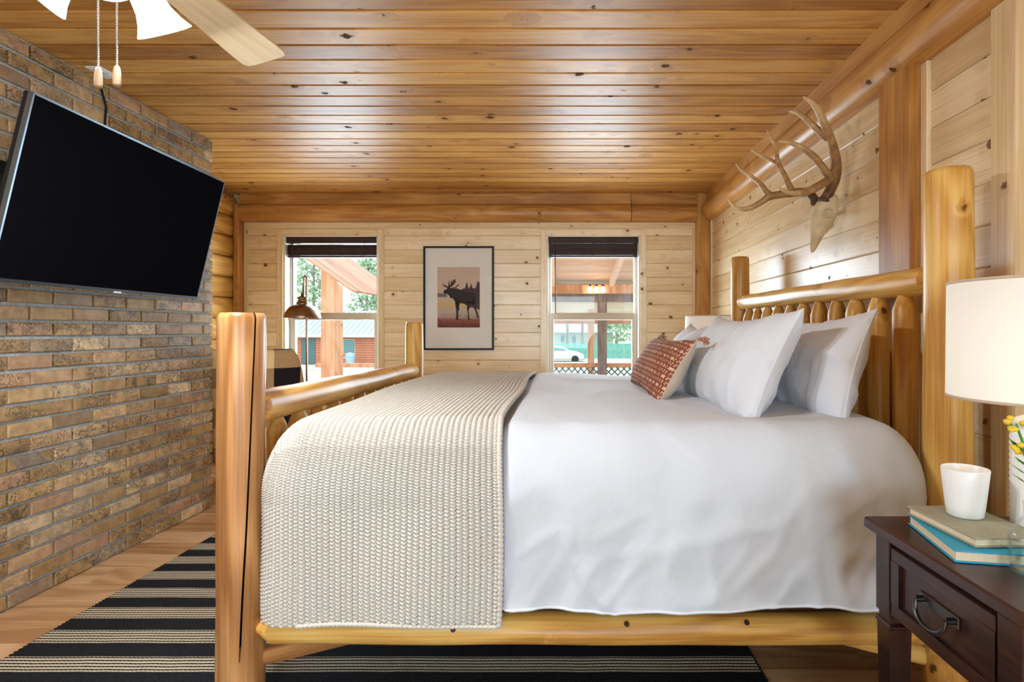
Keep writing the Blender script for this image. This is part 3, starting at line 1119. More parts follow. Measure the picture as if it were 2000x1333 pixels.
G = 'white bed pillows'
pm = (M['pillow'], M['pillow'])
make_pillow('bed_pillow', 'white pillow of the front pair nearest the camera, right behind the rust cushion', 'pillow', .88, .44, .21, (.685, 2.27, 1.035), math.radians(24), math.radians(2), pm, 1, .03, G)
make_pillow('bed_pillow', 'white pillow leaning on the headboard spindles nearest the camera', 'pillow', .88, .42, .20, (.945, 2.24, 1.03), math.radians(15), math.radians(1), pm, 5, .03, G)
make_pillow('bed_pillow', 'white pillow of the front pair on the window side, half hidden by the rust cushion', 'pillow', .86, .41, .17, (.72, 3.17, 1.03), math.radians(27), math.radians(-2), pm, 9, .04, G)
make_pillow('bed_pillow', 'white pillow leaning on the headboard on the window side, under the far lampshade', 'pillow', .86, .43, .17, (.975, 3.17, 1.035), math.radians(17), 0, pm, 13, .03, G)


def block_print():
    t = NT('rust_block_print')
    uv = t.n('ShaderNodeUVMap')
    sx = t.n('ShaderNodeSeparateXYZ'); t.l(uv.outputs[0], sx.inputs[0])
    U = t.math('MULTIPLY', sx.outputs[0], 38.0); V = t.math('MULTIPLY', sx.outputs[1], 15.0)
    row = t.math('FLOOR', V)
    fv = t.math('SUBTRACT', t.math('FRACT', V), .5)
    par = t.math('MODULO', row, 2.0)
    # dots on every second row
    fu = t.math('SUBTRACT', t.math('FRACT', t.math('MULTIPLY', t.math('ADD', U, t.math('MULTIPLY', row, .37)), .5)), .5)
    d = t.math('SQRT', t.math('ADD', t.math('POWER', t.math('MULTIPLY', fu, 1.7), 2.0), t.math('POWER', t.math('MULTIPLY', fv, 1.0), 2.0)))
    dots = t.math('MULTIPLY', t.math('SUBTRACT', 1.0, t.smooth(d, .3, .38)), par)
    # little hooked strokes on the other rows
    st_ = t.math('SINE', t.math('ADD', t.math('MULTIPLY', U, 9.0), t.math('MULTIPLY', t.math('SINE', t.math('MULTIPLY', fv, 9.0)), 1.3)))
    stroke = t.math('MULTIPLY', t.smooth(st_, .1, .45), t.math('SUBTRACT', 1.0, t.smooth(t.math('ABSOLUTE', fv), .33, .42)))
    stroke = t.math('MULTIPLY', stroke, t.math('SUBTRACT', 1.0, t.math('MULTIPLY', dots, 0.0)))
    tc = t.n('ShaderNodeTexCoord')
    wear = t.noise(tc.outputs['Object'], 40, 3)
    m_ = t.math('MULTIPLY', t.math('MAXIMUM', dots, t.math('MULTIPLY', stroke, .75)), t.smooth(wear, .25, .55))
    c = t.mix(m_, lin(126, 62, 44), lin(214, 176, 146))
    t.bump(t.noise(tc.outputs['Object'], 300, 2), .2, .002)
    return t.done(c, .9, .15)


M['print'] = block_print()
cu, T3, sp, nu, nv = make_pillow('throw_cushion', 'rust red block printed lumbar cushion with beige back and corner tassels', 'cushion', .80, .31, .16, (.455, 2.64, .99), math.radians(31), math.radians(1), (M['print'], M['linen']), 21, .0, None, .13, .6)
for ci in (0, nv - 1, (nu - 1) * nv, nu * nv - 1):
    c0 = Vector(sp[ci])
    out = (Vector((0, c0.y, 0)).normalized() * .6 + Vector((0, 0, .4 if c0.z > 0 else -.1))).normalized()
    if c0.z > 0: out = (out + Vector((0.5, 0, -.5))).normalized()
    tm = MB()
    tm.tube([c0, c0 + out * .012, c0 + out * .02], [.006, .009, .007], 8)
    for q in range(22):
        dv_ = (out + Vector((random.uniform(-.6, .6), random.uniform(-.6, .6), random.uniform(-.6, .6)))).normalized()
        e1 = c0 + out * .018 + dv_ * .018
        e2 = e1 + (dv_ + Vector((0, 0, -.9 if c0.z > 0 else -.05))).normalized() * .02
        tm.tube([c0 + out * .012, e1, e2], [.003, .0032, .0022], 5)
    tm.build('tassel', plain('rust_cream_yarn', lin(172, 122, 98), .9, .1, nscale=160, namp=.45), cu, smooth=True)

# ================================================================== rug
def rug_mat():
    t = NT('striped_woven_rug')
    tc = t.n('ShaderNodeTexCoord')
    s = t.n('ShaderNodeSeparateXYZ'); t.l(tc.outputs['Object'], s.inputs[0])
    wob = t.noise(t.vmath('MULTIPLY', tc.outputs['Object'], (3, 1, 1)), 1.5, 2)
    Y = t.math('ADD', s.outputs[1], t.math('MULTIPLY', t.math('SUBTRACT', wob, .5), .012))
    band = t.math('FRACT', t.math('DIVIDE', t.math('SUBTRACT', Y, 1.936 - .045), .1755))      # 0..1 per repeat
    inb = t.math('MULTIPLY', t.smooth(band, 0, .01), t.math('SUBTRACT', 1.0, t.smooth(band, .5, .51)))
    tw = t.math('SINE', t.math('ADD', t.math('MULTIPLY', s.outputs[0], 420.0), t.math('MULTIPLY', Y, 900.0)))
    yar = t.math('SINE', t.math('MULTIPLY', t.math('ADD', Y, t.math('MULTIPLY', tw, .0006)), 2 * PI / .0175))
    line = t.smooth(yar, -.45, .05)
    twm = t.smooth(tw, -1.9, -.3)
    cream = t.math('MULTIPLY', inb, t.math('MULTIPLY', line, twm))
    fine = t.noise(tc.outputs['Object'], 240, 2)
    blk = t.ramp(fine, [(.3, lin(24, 24, 28)), (.7, lin(46, 46, 50))])
    crm = t.ramp(fine, [(.3, lin(214, 196, 164)), (.7, lin(240, 224, 196))])
    yb = t.math('SINE', t.math('MULTIPLY', Y, 2 * PI / .00875))
    t.bump(t.math('ADD', t.math('MULTIPLY', yb, .5), t.math('MULTIPLY', tw, .5)), .6, .004)
    return t.done(t.mix(cream, blk, crm), .95, .1)


M['rug'] = rug_mat()
ru = MB()
nx, ny = 60, 60
x0, x1, y0, y1 = -1.95, .668, .75, 3.35
for side_ in (0, 1):
    pass
rug_v = []
for i in range(nx + 1):
    for j in range(ny + 1):
        u, v = i / nx, j / ny
        ex = .006 * mnoise.noise(Vector((v * 30, 1, 0))) * (1 if i in (0, nx) else 0)
        rug_v.append((x0 + (x1 - x0) * u + ex, y0 + (y1 - y0) * v, .011 + .0015 * mnoise.noise(Vector((u * 9, v * 9, 2)))))
rug = thing('area_rug', 'black and cream striped woven rug under the bed', 'rug', (0, 0, 0))
grid_mesh('weave', rug_v, nx + 1, ny + 1, M['rug'], rug)
MB().box(x0 + .004, x1 - .004, y0 + .004, y1 - .004, .0005, .010).build('backing', M['rug'], rug)
fr = MB()
yy = y0
while yy < y1:
    fr.tube([(x1 - .004, yy, .008), (x1 + .008, yy + .002, .007), (x1 + .003, yy + .008, .006)], .0035, 5)
    fr.tube([(x0 + .004, yy, .008), (x0 - .006, yy + .002, .007), (x0 - .002, yy + .008, .006)], .0035, 5)
    yy += .0175
fo = fr.build('selvedge_loops', M['rug'], rug, smooth=True)
fo['kind'] = 'stuff'

# ================================================================== television
k_ = 1.22
A = np.array
tl, tr, bl = [Vector(v) for v in ((-1.537, 1.632, 1.853 - CAM_Z), (-1.579, 2.631, 1.854 - CAM_Z), (-1.665, 1.641, 1.303 - CAM_Z))]
tl, tr, bl = tl * k_, tr * k_, bl * k_
tvc = (tr + bl) / 2 + Vector((0, 0, CAM_Z))
ex = (tr - tl).normalized()                 # to the far side
ey = (tl - bl); ey = (ey - ex * ey.dot(ex)).normalized()
ez = ex.cross(ey).normalized()              # out of the screen
if ez.x < 0: ez = -ez
TW, TH = (tr - tl).length, (tl - bl).length
tv = thing('television', 'large black flat television tilted down on a bracket on the brick wall', 'television', tvc)
tv.rotation_euler = Matrix((ex, ey, ez)).transposed().to_euler()
MB().box(-TW / 2, TW / 2, -TH / 2, TH / 2, -.038, -.004, .004).build('housing', M['black'], tv)
MB().box(-TW / 2 + .006, TW / 2 - .006, -TH / 2 + .014, TH / 2 - .007, -.006, -.0005).build('screen', M['screen'], tv)
bz = MB()
bz.box(-TW / 2 - .001, -TW / 2 + .006, -TH / 2, TH / 2, -.018, .0005).box(TW / 2 - .006, TW / 2 + .001, -TH / 2, TH / 2, -.018, .0005)
bz.box(-TW / 2, TW / 2, TH / 2 - .007, TH / 2 + .001, -.018, .0005)
bz.build('metal_bezel', M['edge'], tv)
MB().box(-TW / 2, TW / 2, -TH / 2 - .001, -TH / 2 + .014, -.02, .001).build('lower_bezel', M['black'], tv)
MB().box(-.022, .022, -TH / 2 - .004, -TH / 2 + .004, -.002, .003).build('logo_badge', M['logo'], tv)
MB().box(-TW * .3, TW * .3, -TH * .4, TH * .2, -.075, -.038, .012).build('rear_bulge', M['black'], tv)
# bracket: wall plate, arms
br = thing('television_bracket', 'black folding wall bracket behind the television', 'bracket', (XL, tvc.y, tvc.z))
MB().box(.002, .03, -.32, .32, -.17, .17, .004).build('wall_plate', M['black'], br)
MB().box(.03, .05, -.78, -.30, .13, .17, .003).build('wall_plate_extension', M['black'], br)
back = tvc - ez * .08 - Vector((XL, tvc.y, tvc.z))
for s in (-1, 1):
    MB().tube([(.03, s * .2, .05), (back.x * .55, s * .14, .03), (back.x, s * .2, .0)], .016, 8).build('arm', M['black'], br)
# ceiling outlet and power cord
ol = thing('ceiling_outlet', 'white outlet plate on the ceiling above the television', 'outlet', (-2.20, 2.70, ZC))
MB().box(-.038, .038, -.062, .062, -.008, -.001, .003).build('plate', M['white'], ol)
MB().box(-.018, .018, -.05, -.012, -.011, -.007).build('receptacle', M['white'], ol)
MB().box(-.018, .018, .012, .05, -.011, -.007).build('receptacle', M['white'], ol)
pc = thing('power_cord', 'black power cord hanging from the ceiling outlet to the television', 'cord', (-2.20, 2.67, ZC))
MB().lathe([(.001, 0), (.016, -.0), (.016, -.02), (.012, -.04), (.006, -.05)], 14).build('plug', M['black'], pc, loc=(0, 0, -.012), smooth=True)
MB().tube([(0, 0, -.05), (.008, .01, -.10), (.03, .01, -.18), (.02, .01, -.3), (.04, -.01, -.42), (.05, -.05, -.6)], .0055, 8).build('cable', M['black'], pc, smooth=True)

# ================================================================== ceiling fan
FX, FY = -1.05, 1.30
fan = thing('ceiling_fan', 'ceiling fan with pale maple blades and lit frosted bell shades', 'fan', (FX, FY, ZC))
MB().lathe([(.0, 0), (.07, 0), (.07, -.02), (.045, -.055), (.018, -.06), (.018, -.14), (.05, -.145), (.11, -.165), (.125, -.20), (.12, -.26), (.09, -.29), (.055, -.30), (.05, -.33), (.06, -.345), (.06, -.38), (.035, -.392), (.0, -.395)], 36).build('motor_housing', M['white'], fan, smooth=True)
bz_ = -.30
for k in range(5):
    a = math.radians(86) + k * 2 * PI / 5
    bl_ = MB()
    prof = [(.19, .042), (.22, .052), (.55, .073), (.60, .074), (.618, .066), (.622, .05)]
    pts = [(r, w) for r, w in prof] + [(r, -w) for r, w in prof[::-1]]
    bl_.prism([(p[1], p[0]) for p in pts], 'z', -.004, .004)
    b = bl_.build('blade', M['blade'], fan, loc=(0, 0, bz_ - .02))
    b.rotation_euler = (Matrix.Rotation(a - PI / 2, 3, 'Z') @ Matrix.Rotation(math.radians(-14), 3, 'Y')).to_euler()
    ar = MB().tube([(0, .10, -.262), (0, .15, -.30), (0, .22, bz_ - .012)], [.012, .012, .009], 8)
    ar.box(-.03, .03, .19, .26, bz_ - .016, bz_ - .008)
    ar.build('blade_iron', M['white'], fan, rot=(0, 0, a - PI / 2))
for a_, tilt in ((math.radians(66), 34), (math.radians(186), 48), (math.radians(306), 42)):
    Mx = Matrix.Translation((0, 0, -.385)) @ Matrix.Rotation(a_, 4, 'Z') @ Matrix.Translation((.055, 0, 0)) @ Matrix.Rotation(math.radians(-tilt), 4, 'Y')
    MB().lathe([(.0, 0.02), (.02, .02), (.022, -.02), (.0, -.022)], 16, M=Mx).build('lamp_socket', M['white'], fan, smooth=True)
    MB().lathe([(.024, -.005), (.032, -.02), (.036, -.05), (.040, -.08), (.050, -.105), (.064, -.128), (.0625, -.129), (.048, -.107), (.038, -.082), (.034, -.05), (.024, -.015)], 28, M=Mx).build('glass_shade', M['bell'], fan, smooth=True)
    bp = Mx @ Vector((0, 0, -.075))
    MB().lathe([(.0, .035), (.014, .03), (.024, .005), (.026, -.01), (.018, -.026), (.0, -.032)], 16, M=Mx @ Matrix.Translation((0, 0, -.07))).build('bulb', M['bell'], fan, smooth=True)
    ld = bpy.data.lights.new('fan_lamp', 'AREA'); ld.shape = 'DISK'; ld.size = .11; ld.energy = 15; ld.color = (.92, .97, 1)
    lo = bpy.data.objects.new('fan_lamp', ld); link(lo, fan)
    lo.matrix_local = Mx @ Matrix.Translation((0, 0, -.128))
bead = MB().lathe([(.0, .0024), (.0019, .0014), (.0024, 0), (.0019, -.0014), (.0, -.0024)], 8)
for (cx_, zb) in ((-1.071 - FX, 1.765 - ZC), (-1.028 - FX, 1.768 - ZC)):
    ch = MB()
    z = -.40
    while z > zb:
        b0 = len(ch.v)
        ch.v += [(p[0] + cx_, p[1], p[2] + z) for p in bead.v]; ch.f += [tuple(b0 + i for i in q) for q in bead.f]
        z -= .0052
    ch.tube([(cx_, 0, -.40), (cx_, 0, zb)], .0009, 5)
    c = ch.build('pull_chain', M['steel'], fan, smooth=True); c['kind'] = 'stuff'
    fb = MB().lathe([(.0, .004), (.005, .002), (.008, -.006), (.0095, -.022), (.0095, -.040), (.007, -.046), (.0, -.047)], 16)
    fb.v = [(p[0], p[1] * .6, p[2]) for p in fb.v]
    fb.build('chain_fob', plain('dull_wood_fob', lin(132, 104, 78), .5), fan, loc=(cx_, 0, zb), smooth=True)

# ================================================================== bedside table, lamp and the things on it
NZ = .72
ns = thing('nightstand', 'dark espresso wood nightstand with one drawer beside the near side of the bed', 'nightstand', (.95, 1.105, 0))


def ns_parts(o):
    hx, hy = .215, .207       # half sizes of the body
    MB().box(-.237, .24, -.229, .229, NZ - .026, NZ, .004).build('tabletop', M['walnut'], o)
    MB().box(-hx + .012, hx, -hy + .006, hy - .006, NZ - .205, NZ - .026).build('body', M['walnut'], o)
    for sx in (-1, 1):
        for sy in (-1, 1):
            l = MB()
            cx, cy = sx * (hx - .024), sy * (hy - .024)
            l.box(cx - .027, cx + .027, cy - .027, cy + .027, NZ - .207, NZ - .026, .002)
            l.box(cx - .022, cx + .022, cy - .022, cy + .022, NZ - .222, NZ - .207)
            l.box(cx - .029, cx + .029, cy - .029, cy + .029, NZ - .235, NZ - .222, .004)
            b0 = len(l.v)
            for (h, w) in ((0, .017), (NZ - .235, .025)):
                l.v += [(cx - w, cy - w, h), (cx + w, cy - w, h), (cx + w, cy + w, h), (cx - w, cy + w, h)]
            for q in ((3, 2, 1, 0), (4, 5, 6, 7), (0, 1, 5, 4), (1, 2, 6, 5), (2, 3, 7, 6), (3, 0, 4, 7)):
                l.f.append(tuple(b0 + i for i in q))
            l.build('leg', M['walnut'], o)
    dw = MB()
    ya, yb, za, zb = -hy + .056, hy - .056, NZ - .196, NZ - .045
    fx = -hx - .002
    w = .028
    dw.box(fx, fx + .02, ya, yb, zb - w, zb, .0015).box(fx, fx + .02, ya, yb, za, za + w, .0015)
    dw.box(fx, fx + .02, ya, ya + w, za + w, zb - w).box(fx, fx + .02, yb - w, yb, za + w, zb - w)
    dw.box(fx + .008, fx + .02, ya + w, yb - w, za + w, zb - w)
    d = dw.build('drawer', M['walnut'], o)
    zc = (za + zb) / 2 + .012
    h = MB()
    h.box(fx + .003, fx + .009, -.058, .058, zc - .012, zc + .012, .002)
    for s in (-1, 1):
        h.tube([(fx + .008, s * .045, zc), (fx - .012, s * .045, zc)], [.007, .006], 10)
    pts = [(fx - .012 - .006 * math.sin(t), -.045 * math.cos(t), zc - .038 * math.sin(t) ** .7) for t in [PI * i / 14 for i in range(15)]]
    h.tube(pts, .0042, 8)
    h.build('handle', M['pewter'], d, smooth=False, angle=35)
    MB().box(-hx + .02, hx - .02, -hy + .02, hy - .02, .16, .178, .003).build('lower_shelf', M['walnut'], o)


ns_parts(ns)
ns2 = copy_tree(ns, label='dark espresso nightstand on the window side of the bed, hidden behind the bedding')
ns2.location = (.95, 4.13, 0)


def table_lamp(loc, label):
    t = thing('table_lamp', label, 'lamp', loc, group='bedside table lamps')
    # carved ceramic column
    n, rows = 48, 60
    pts = []
    for i in range(rows + 1):
        z = .26 * i / rows
        r = .064
        if z < .014: r = .058 + .008 * z / .014
        if z > .246: r = .064 - .02 * ((z - .246) / .014) ** 2
        for k in range(n):
            a = 2 * PI * k / n
            tex = .0022 * math.sin(a * 16 + (i // 3 % 2) * PI) * math.sin(i / 3 * PI) if .014 < z < .246 else 0
            pts.append(((r + tex) * math.cos(a), (r + tex) * math.sin(a), z))
    m = MB(); m.v = pts
    for i in range(rows):
        for k in range(n):
            k2 = (k + 1) % n
            m.f.append((i * n + k, i * n + k2, (i + 1) * n + k2, (i + 1) * n + k))
    m.f.append(tuple(range(n))[::-1]); m.f.append(tuple(rows * n + k for k in range(n)))
    m.build('base', M['ceramic'], t, smooth=True)
    MB().lathe([(.0, .255), (.014, .257), (.012, .29), (.008, .30), (.008, .36), (.0, .36)], 16).build('neck', M['steel'], t, smooth=True)
    MB().lathe([(.178, .298), (.176, .54), (.1745, .54), (.1765, .298), (.178, .298)], 56).build('shade', M['shade'], t, smooth=True)
    for zz, rr_ in ((.298, .1785), (.54, .1765)):
        rg = MB().lathe([(rr_ - .003, zz - .003), (rr_, zz - .003), (rr_, zz + .003), (rr_ - .003, zz + .003), (rr_ - .003, zz - .003)], 56)
        rg.build('shade_ring', M['linen'], t, smooth=True)
    MB().lathe([(.0, .46), (.018, .45), (.03, .42), (.028, .39), (.014, .36), (.0, .36)], 16).build('bulb', M['bulb'], t, smooth=True)
    sp_ = MB()
    for k in range(3):
        a = 2 * PI * k / 3
        sp_.tube([(0, 0, .50), (.175 * math.cos(a), .175 * math.sin(a), .535)], .002, 6)
    sp_.tube([(0, 0, .46), (0, 0, .55)], .003, 6)
    sp_.build('harp', M['steel'], t)
    ld = bpy.data.lights.new('table_lamp_bulb', 'POINT'); ld.energy = 1.8; ld.shadow_soft_size = .04; ld.color = (1, .9, .76)
    lo = bpy.data.objects.new('table_lamp_bulb', ld); link(lo, t); lo.location = (0, 0, .43)
    return t


table_lamp((1.0, 1.155, NZ + .001), 'white drum lampshade on a carved white base on the near nightstand')
table_lamp((1.075, 4.10, NZ + .001), 'white drum lampshade glowing behind the far pillows by the corner post')


def book(name, label, c, ang, L, W, H, cov, z0):
    b = thing(name, label, 'book', (c[0], c[1], z0), ang)
    MB().box(-W / 2, W / 2, -L / 2, L / 2, 0, .003, .0008).build('back_cover', cov, b)
    MB().box(-W / 2, W / 2, -L / 2, L / 2, H - .003, H, .0008).build('front_cover', cov, b)
    MB().box(-W / 2 + .004, W / 2 - .002, -L / 2 + .004, L / 2 - .004, .003, H - .003).build('pages', M['paper'], b)
    MB().box(W / 2 - .003, W / 2 + .001, -L / 2, L / 2, 0, H, .001).build('spine', cov, b)
    return b


book('hardback_book', 'turquoise clothbound book lying under the grey-green book', (.838, 1.155), math.radians(-11), .215, .155, .023, M['blue'], NZ + .0005)
book('hardback_book', 'faded grey-green book under the white cup', (.856, 1.175), math.radians(2), .20, .145, .018, M['sage'], NZ + .0245)

mug = thing('cup', 'white handleless ceramic cup standing on the books', 'cup', (.862, 1.205, NZ + .043))
MB().lathe([(.0, .0), (.030, .0), (.0335, .003), (.036, .02), (.0405, .06), (.0445, .100), (.0438, .102), (.0425, .100), (.038, .055), (.034, .02), (.031, .008), (.0, .006)], 40).build('vessel', M['ceramic'], mug, smooth=True)
MB().lathe([(.0, .0), (.0405, .0)], 32).build('drink', plain('milky_tea', lin(226, 214, 186), .2), mug, loc=(0, 0, .078))

vs = thing('bottle_vase', 'small clear glass bottle vase with green stems on the near nightstand', 'vase', (.85, 1.01, NZ + .001))
MB().lathe([(.0, .0), (.034, .0), (.039, .004), (.041, .02), (.041, .06), (.038, .075), (.026, .092), (.019, .102), (.018, .125), (.020, .128), (.0175, .128), (.016, .104), (.024, .09), (.036, .074), (.0385, .06), (.0385, .02), (.036, .008), (.0, .008)], 40).build('bottle', M['vase'], vs, smooth=True)
MB().lathe([(.0, .009), (.0375, .010), (.0375, .052), (.0, .052)], 32).build('water', glass_mat('vase_water', (.985, 1, .99, 1), .1), vs, smooth=True)
fl_ = thing('flower_sprig', 'yellow flower sprigs on green stems in the glass bottle', 'flowers', (.85, 1.01, NZ + .012))
stems = [[(-.018, -.01, 0), (.002, 0, .11), (.0, .02, .20), (-.012, .03, .255)], [(-.01, .0, 0), (.006, .004, .11), (.015, .01, .2), (.01, .0, .27)], [(.01, .005, 0), (-.004, .0, .11), (-.012, .004, .17), (-.02, .0, .215)]]
for s_ in stems:
    MB().tube(s_, [.0042, .0036, .0028, .0018], 8).build('stem', M['green'], fl_, smooth=True)
    e = Vector(s_[-1]); d0 = (Vector(s_[-1]) - Vector(s_[-2])).normalized()
    for q in range(7):
        lf = MB()
        base = Vector(s_[1]).lerp(e, .25 + q * .11)
        dr = Vector((math.cos(q * 2.4), math.sin(q * 2.4), .7)).normalized()
        sd = dr.cross(Vector((0, 0, 1))).normalized()
        tip = base + dr * .035; mid_ = base + dr * .016
        b0 = len(lf.v)
        lf.v += [tuple(base), tuple(mid_ + sd * .006), tuple(tip), tuple(mid_ - sd * .006), tuple(mid_ + Vector((0, 0, -.002)))]
        lf.f += [(b0, b0 + 1, b0 + 4), (b0 + 1, b0 + 2, b0 + 4), (b0 + 2, b0 + 3, b0 + 4), (b0 + 3, b0, b0 + 4)]
        lf.build('leaf', M['green'], fl_)
    for q in range(9):
        bm_ = MB()
        c = e + Vector((random.uniform(-.014, .014), random.uniform(-.014, .014), random.uniform(-.012, .012)))
        bm_.lathe([(.0, -.004), (.004, -.003), (.0065, .002), (.003, .005), (.0, .004)], 8, M=Matrix.Translation(c))
        bm_.build('blossom', M['yellow'], fl_, smooth=True)

# ================================================================== antlered skull on the right wall
def antler_mat():
    t = NT('antler_horn')
    tc = t.n('ShaderNodeTexCoord')
    n1 = t.noise(t.vmath('MULTIPLY', tc.outputs['Object'], (1, 1, 1)), 26, 4, .6)
    n2 = t.noise(tc.outputs['Object'], 90, 3)
    tip = t.n('ShaderNodeAttribute'); tip.attribute_name = 'tip'
    tv = t.math('ADD', tip.outputs['Fac'], t.math('MULTIPLY', t.math('SUBTRACT', n1, .5), .9))
    c = t.ramp(tv, [(0.0, lin(88, 58, 36)), (.25, lin(126, 88, 54)), (.55, lin(172, 130, 84)), (1.0, lin(222, 192, 144))])
    t.bump(t.math('ADD', n1, n2), .4, .005)
    return t.done(c, .45, .4)


M['antler'] = antler_mat()
M['burr'] = plain('dark_antler_burr', lin(92, 62, 44), .7, .3, nscale=60, namp=.4, bump=.8)


def cp(cx, cy, Y):
    return P(1360 + cx * .27, 160 + cy * .27, Y)


def smooth_path(pts, rads, m=6):
    out, ro = [], []
    n = len(pts)
    for i in range(n - 1):
        p0, p1, p2, p3 = pts[max(i - 1, 0)], pts[i], pts[i + 1], pts[min(i + 2, n - 1)]
        for k in range(m):
            t = k / m
            out.append(.5 * ((2 * p1) + (-p0 + p2) * t + (2 * p0 - 5 * p1 + 4 * p2 - p3) * t * t + (-p0 + 3 * p1 - 3 * p2 + p3) * t ** 3))
            ro.append(rads[i] + (rads[i + 1] - rads[i]) * t)
    out.append(pts[-1]); ro.append(rads[-1])
    return out, ro


SKO = Vector((1.27, 2.72, 1.70))
sk = thing('antlered_skull', 'bleached deer skull with branching antlers mounted on the pale right wall', 'skull mount', SKO)


def horn(name, spec, mat=None, parent=None):
    pts = [cp(a, b, c) for a, b, c, _ in spec]
    p, r = smooth_path(pts, [s[3] for s in spec])
    r = [q * 1.2 * (1 + .06 * mnoise.noise(x * 30)) for q, x in zip(r, p)]
    o = MB().tube([x - SKO for x in p], r, 12).build(name, mat or M['antler'], parent or sk, smooth=True)
    at = o.data.attributes.new('tip', 'FLOAT', 'POINT')
    base_t = 0.0 if name == 'antler' else .35
    at.data.foreach_set('value', [base_t + (1 - base_t) * (i // 12) / (len(p) - 1) for i in range(len(o.data.vertices))])
    return o


# near antler
na = horn('antler', [(925, 862, 2.665, .021), (965, 790, 2.65, .020), (1000, 700, 2.62, .0215), (1012, 600, 2.58, .019), (985, 460, 2.53, .017), (935, 330, 2.48, .016), (885, 215, 2.44, .012), (830, 145, 2.41, .008), (772, 110, 2.39, .003)])
horn('tine', [(962, 415, 2.515, .013), (905, 372, 2.51, .0135), (800, 275, 2.54, .010), (735, 230, 2.56, .007), (670, 213, 2.58, .0025)], None, na)
horn('tine', [(990, 700, 2.62, .017), (935, 650, 2.60, .016), (860, 550, 2.56, .013), (770, 480, 2.52, .011), (690, 445, 2.49, .008), (598, 430, 2.46, .0025)], None, na)
horn('tine', [(985, 690, 2.62, .018), (900, 745, 2.59, .016), (800, 795, 2.54, .014), (710, 808, 2.50, .011), (640, 790, 2.48, .007), (592, 760, 2.46, .0025)], None, na)
# far antler
fa = horn('antler', [(862, 870, 2.73, .018), (828, 820, 2.76, .018), (770, 800, 2.79, .018), (690, 805, 2.83, .017), (540, 828, 2.88, .016), (470, 870, 2.90, .013), (390, 912, 2.92, .012), (310, 920, 2.94, .009), (260, 890, 2.95, .006), (228, 845, 2.96, .0025)])
horn('tine', [(560, 826, 2.875, .014), (510, 800, 2.89, .013), (460, 735, 2.92, .010), (375, 670, 2.96, .008), (320, 635, 2.98, .006), (285, 592, 3.0, .0025)], None, fa)
horn('tine', [(700, 800, 2.83, .014), (680, 765, 2.84, .013), (635, 670, 2.87, .011), (592, 590, 2.90, .011), (575, 480, 2.94, .008), (540, 410, 2.96, .006), (512, 345, 2.98, .0025)], None, fa)
horn('tine', [(598, 600, 2.90, .010), (550, 572, 2.92, .008), (470, 535, 2.95, .006), (398, 492, 2.98, .0025)], None, fa)
# burrs
for (a, b, c, r) in ((925, 862, 2.665, .03), (862, 868, 2.73, .025)):
    c0 = cp(a, b, c) - SKO
    m = MB().lathe([(.0, -.012), (r * .8, -.010), (r, -.002), (r * .95, .008), (r * .6, .016), (.0, .016)], 20, M=Matrix.Translation(c0) @ Matrix.Rotation(.5 if r > .027 else -.6, 4, 'Y'))
    m.v = [tuple(Vector(v) + Vector((mnoise.noise(Vector(v) * 90), mnoise.noise(Vector(v) * 90 + Vector((5, 0, 0))), 0)) * .004) for v in m.v]
    m.build('burr', M['burr'], sk, smooth=True)
# skull: rings swept from crown to muzzle (centre pixel, width across = along y/x, height)
rings = [(950, 822, .030, .030), (945, 850, .058, .048), (935, 890, .066, .056), (928, 945, .068, .06), (918, 1000, .064, .062), (905, 1045, .052, .056), (888, 1085, .038, .042), (870, 1130, .029, .030), (855, 1175, .023, .022), (845, 1215, .018, .015), (840, 1236, .006, .006)]
n = 28
sm = MB()
for i, (a, b, rw, rh) in enumerate(rings):
    t = i / (len(rings) - 1)
    c0 = cp(a, b, 2.70) - SKO
    for k in range(n):
        an = 2 * PI * k / n
        # across axis mostly +y (along the wall), depth axis x
        w, h = math.cos(an) * rw * 1.06, math.sin(an) * rh
        v = c0 + Vector((-.30, -.95, 0)) * w + Vector((.95, -.30, .25)) * h
        # eye sockets
        for s in (-1, 1):
            e0 = cp(928, 965, 2.70) - SKO + Vector((-.30, -.95, 0)) * s * .062 + Vector((.95, -.3, .25)) * .004
            dd = (v - e0).length
            if dd < .034: v = v.lerp(cp(928, 965, 2.70) - SKO, .62 * (1 - dd / .034) ** .5)
        sm.v.append(tuple(v))
for i in range(len(rings) - 1):
    for k in range(n):
        k2 = (k + 1) % n
        sm.f.append((i * n + k, i * n + k2, (i + 1) * n + k2, (i + 1) * n + k))
sm.f.append(tuple(range(n))[::-1]); sm.f.append(tuple((len(rings) - 1) * n + k for k in range(n)))
so_ = sm.build('skull', M['bone'], sk, smooth=True)
sd_ = so_.modifiers.new('sub', 'SUBSURF'); sd_.levels = 1; sd_.render_levels = 1
# brow ring round the near eye, strip painted with the nasal slit's shade, teeth
ec = cp(940, 965, 2.70) - SKO + Vector((-.30, -.95, 0)) * .060
ax = Vector((-.25, -.95, .05)).normalized(); u_ = ax.orthogonal().normalized(); w_ = ax.cross(u_)
MB().tube([ec + (u_ * math.cos(a) + w_ * math.sin(a)) * .021 for a in [2 * PI * i / 20 for i in range(21)]], .0032, 8).build('eye_ring', M['bone'], sk, smooth=True)
MB().tube([cp(872, 1060, 2.675) - SKO, cp(848, 1120, 2.686) - SKO, cp(840, 1190, 2.692) - SKO], [.0025, .004, .0025], 8).build('nasal_shade_strip', M['hole'], sk, smooth=True)
for i in range(7):
    q = cp(990 - i * 14, 1030 + i * 13, 2.672) - SKO
    MB().box(q.x - .004, q.x + .004, q.y - .006, q.y + .006, q.z - .012, q.z + .010, .002).build('tooth', M['bone'], sk)
MB().tube([Vector((.0, .0, .01)), Vector((XR - SKO.x, .06, .03))], .008, 10).build('wall_mount', M['bone'], sk)

